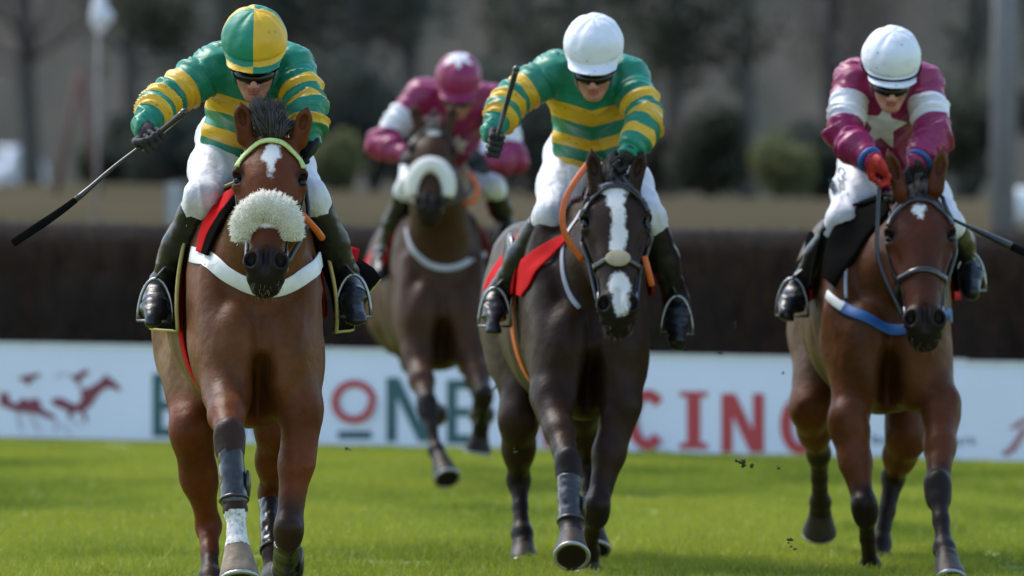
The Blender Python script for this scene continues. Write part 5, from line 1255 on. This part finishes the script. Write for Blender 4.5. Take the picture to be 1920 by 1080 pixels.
R4, J4 = build_rider(dict(D=43.4, label='jockey in maroon with white starred maroon cap, elbows out, at the back', skin=(.33, .16, .11), cap='mar_cap', capfn=capstar, torso='mar_torso', torsofn=star_t(0, -.24, .06), sleeve_mat='mar_sleeve', pitch=36,
    j=dict(helmet=(860, 146, .22), shL=(790, 178, .42), shR=(928, 190, .42), elL=(712, 272, .32), wrL=(764, 292, .14), haL=(782, 290, .10), elR=(968, 300, .32), wrR=(912, 304, .14), haR=(890, 302, .10),
           hipL=(800, 290, .98), hipR=(885, 290, .98), knL=(765, 352, .50), knR=(925, 352, .50), anL=(718, 480, .74), anR=(950, 425, .74), toL=(712, 515, .56), toR=(952, 460, .56)),
    rodL=(.3, -1, -.5), rodR=(-.3, -1, -.5)))
# stirrups and reins (part of each horse's tack)
for H, J, ex in ((H1, J1, 0), (H2, J2, 0), (H3, J3, 1), (H4, J4, 0)):
    for s, k in ((-1, 'L'), (1, 'R')):
        a = J['an'+k]*.45+J['to'+k]*.55; kk = J['kn'+k]
        stirrup(H, a+np.array([0, 0, -.048]), s, .15, .064, 12*s, kk*.55+J['an'+k]*.45+np.array([-s*.07, .03, 0]))
    reins(H, 'leather', [J['haL'] if H in (H3, H4) else J['haR']+np.array([-.06, 0, 0]), J['haR']])
# orange rubber grips of the reins
for H, pts in ((H2, [(1106, 302, .12), (1075, 345, .02), (1056, 390, -.02), (1060, 440, -.02), (1092, 488, .02)]), (H2, [(1208, 480, 0), (1216, 510, 0), (1222, 535, .02)]), (H4, [(880, 325, .05), (896, 355, .0), (886, 378, .0), (868, 380, .02)]), (H1, [(566, 402, .0), (592, 430, .05), (604, 446, .1)])):
    v, f = tube(smooth_path([P(x, y, H.D+d) for x, y, d in pts], 6), .0125, 8, (np.array([0, 1., 0]), .4)); mesh('rein_grip', v, f, M['orange'], H.root)
# ------------------------------------------------------------------ whips
whip(30., [(345, 211, .0), (284, 260, .05), (215, 312, .02), (130, 384, -.03), (25, 456, -.1)], [.013, .011, .010, .0065, .0065, .008, .012, .015, .014], 'long black whip held out low by the jockey in the quartered cap')
whip(33., [(968, 130, .02), (948, 200, .06), (928, 272, .10), (922, 284, .45), (918, 290, .75)], [.013, .011, .010, .008, .006, .008, .012, .012], 'black whip pointing up in the hand of the white capped jockey in green')
whip(33.5, [(1716, 372, .22), (1790, 413, .15), (1850, 440, .1), (1905, 466, .06), (1990, 505, .0)], [.009, .007, .007, .012, .015, .015, .012], 'black whip sticking out to the right of the rightmost horse')
# printed lettering on the right hand jockey's breeches
def script_on(T, J, txt, q, D, mat, size):
    """printed lettering wrapped on the thigh: q = start and end pixels of the line, h = letter height in pixels"""
    br = [o for o in T.children if o.name.startswith('breeches')][0]; from mathutils.bvhtree import BVHTree
    off = np.array(T.location); me = br.data; bvh = BVHTree.FromPolygons([tuple(np.array(v.co)+off) for v in me.vertices], [tuple(p.vertices) for p in me.polygons])
    cu = bpy.data.curves.new('t', 'FONT'); cu.body = txt; cu.size = 1; cu.shear = .3; cu.offset = .045; ob = bpy.data.objects.new('t', cu); COL.objects.link(ob)
    m2 = ob.to_mesh(); v = np.array([x.co[:] for x in m2.vertices]); f = [tuple(p.vertices) for p in m2.polygons]; ob.to_mesh_clear(); bpy.data.objects.remove(ob); bpy.data.curves.remove(cu)
    a, b = np.array(q[0], float), np.array(q[1], float); d = b-a; L = np.linalg.norm(d); d /= L; n = np.array([-d[1], d[0]])*-1; n = n if n[0] > 0 else -n
    k = L/np.ptp(v[:, 0]); W = []
    for x, y in v[:, :2]:
        p = a+d*(x-v[:, 0].min())*k+n*y*size; o = P(p[0], p[1], D-1); e = P(p[0], p[1], D+2); dr = Vector(nrm(e-o)); h = bvh.ray_cast(Vector(o), dr)
        W.append(np.array(h[0])-np.array(dr)*.004 if h[0] is not None else P(p[0], p[1], D+.6))
    mb = MB(); mb.add(W, f); mb.build('lettering', M[mat], T, False)
script_on(R3, J3, 'Cristall', ((1570, 314), (1576, 368)), 33.5, 'teal', 20)
script_on(R3, J3, 'SP', ((1553, 333), (1558, 368)), 33.5, 'teal', 12)
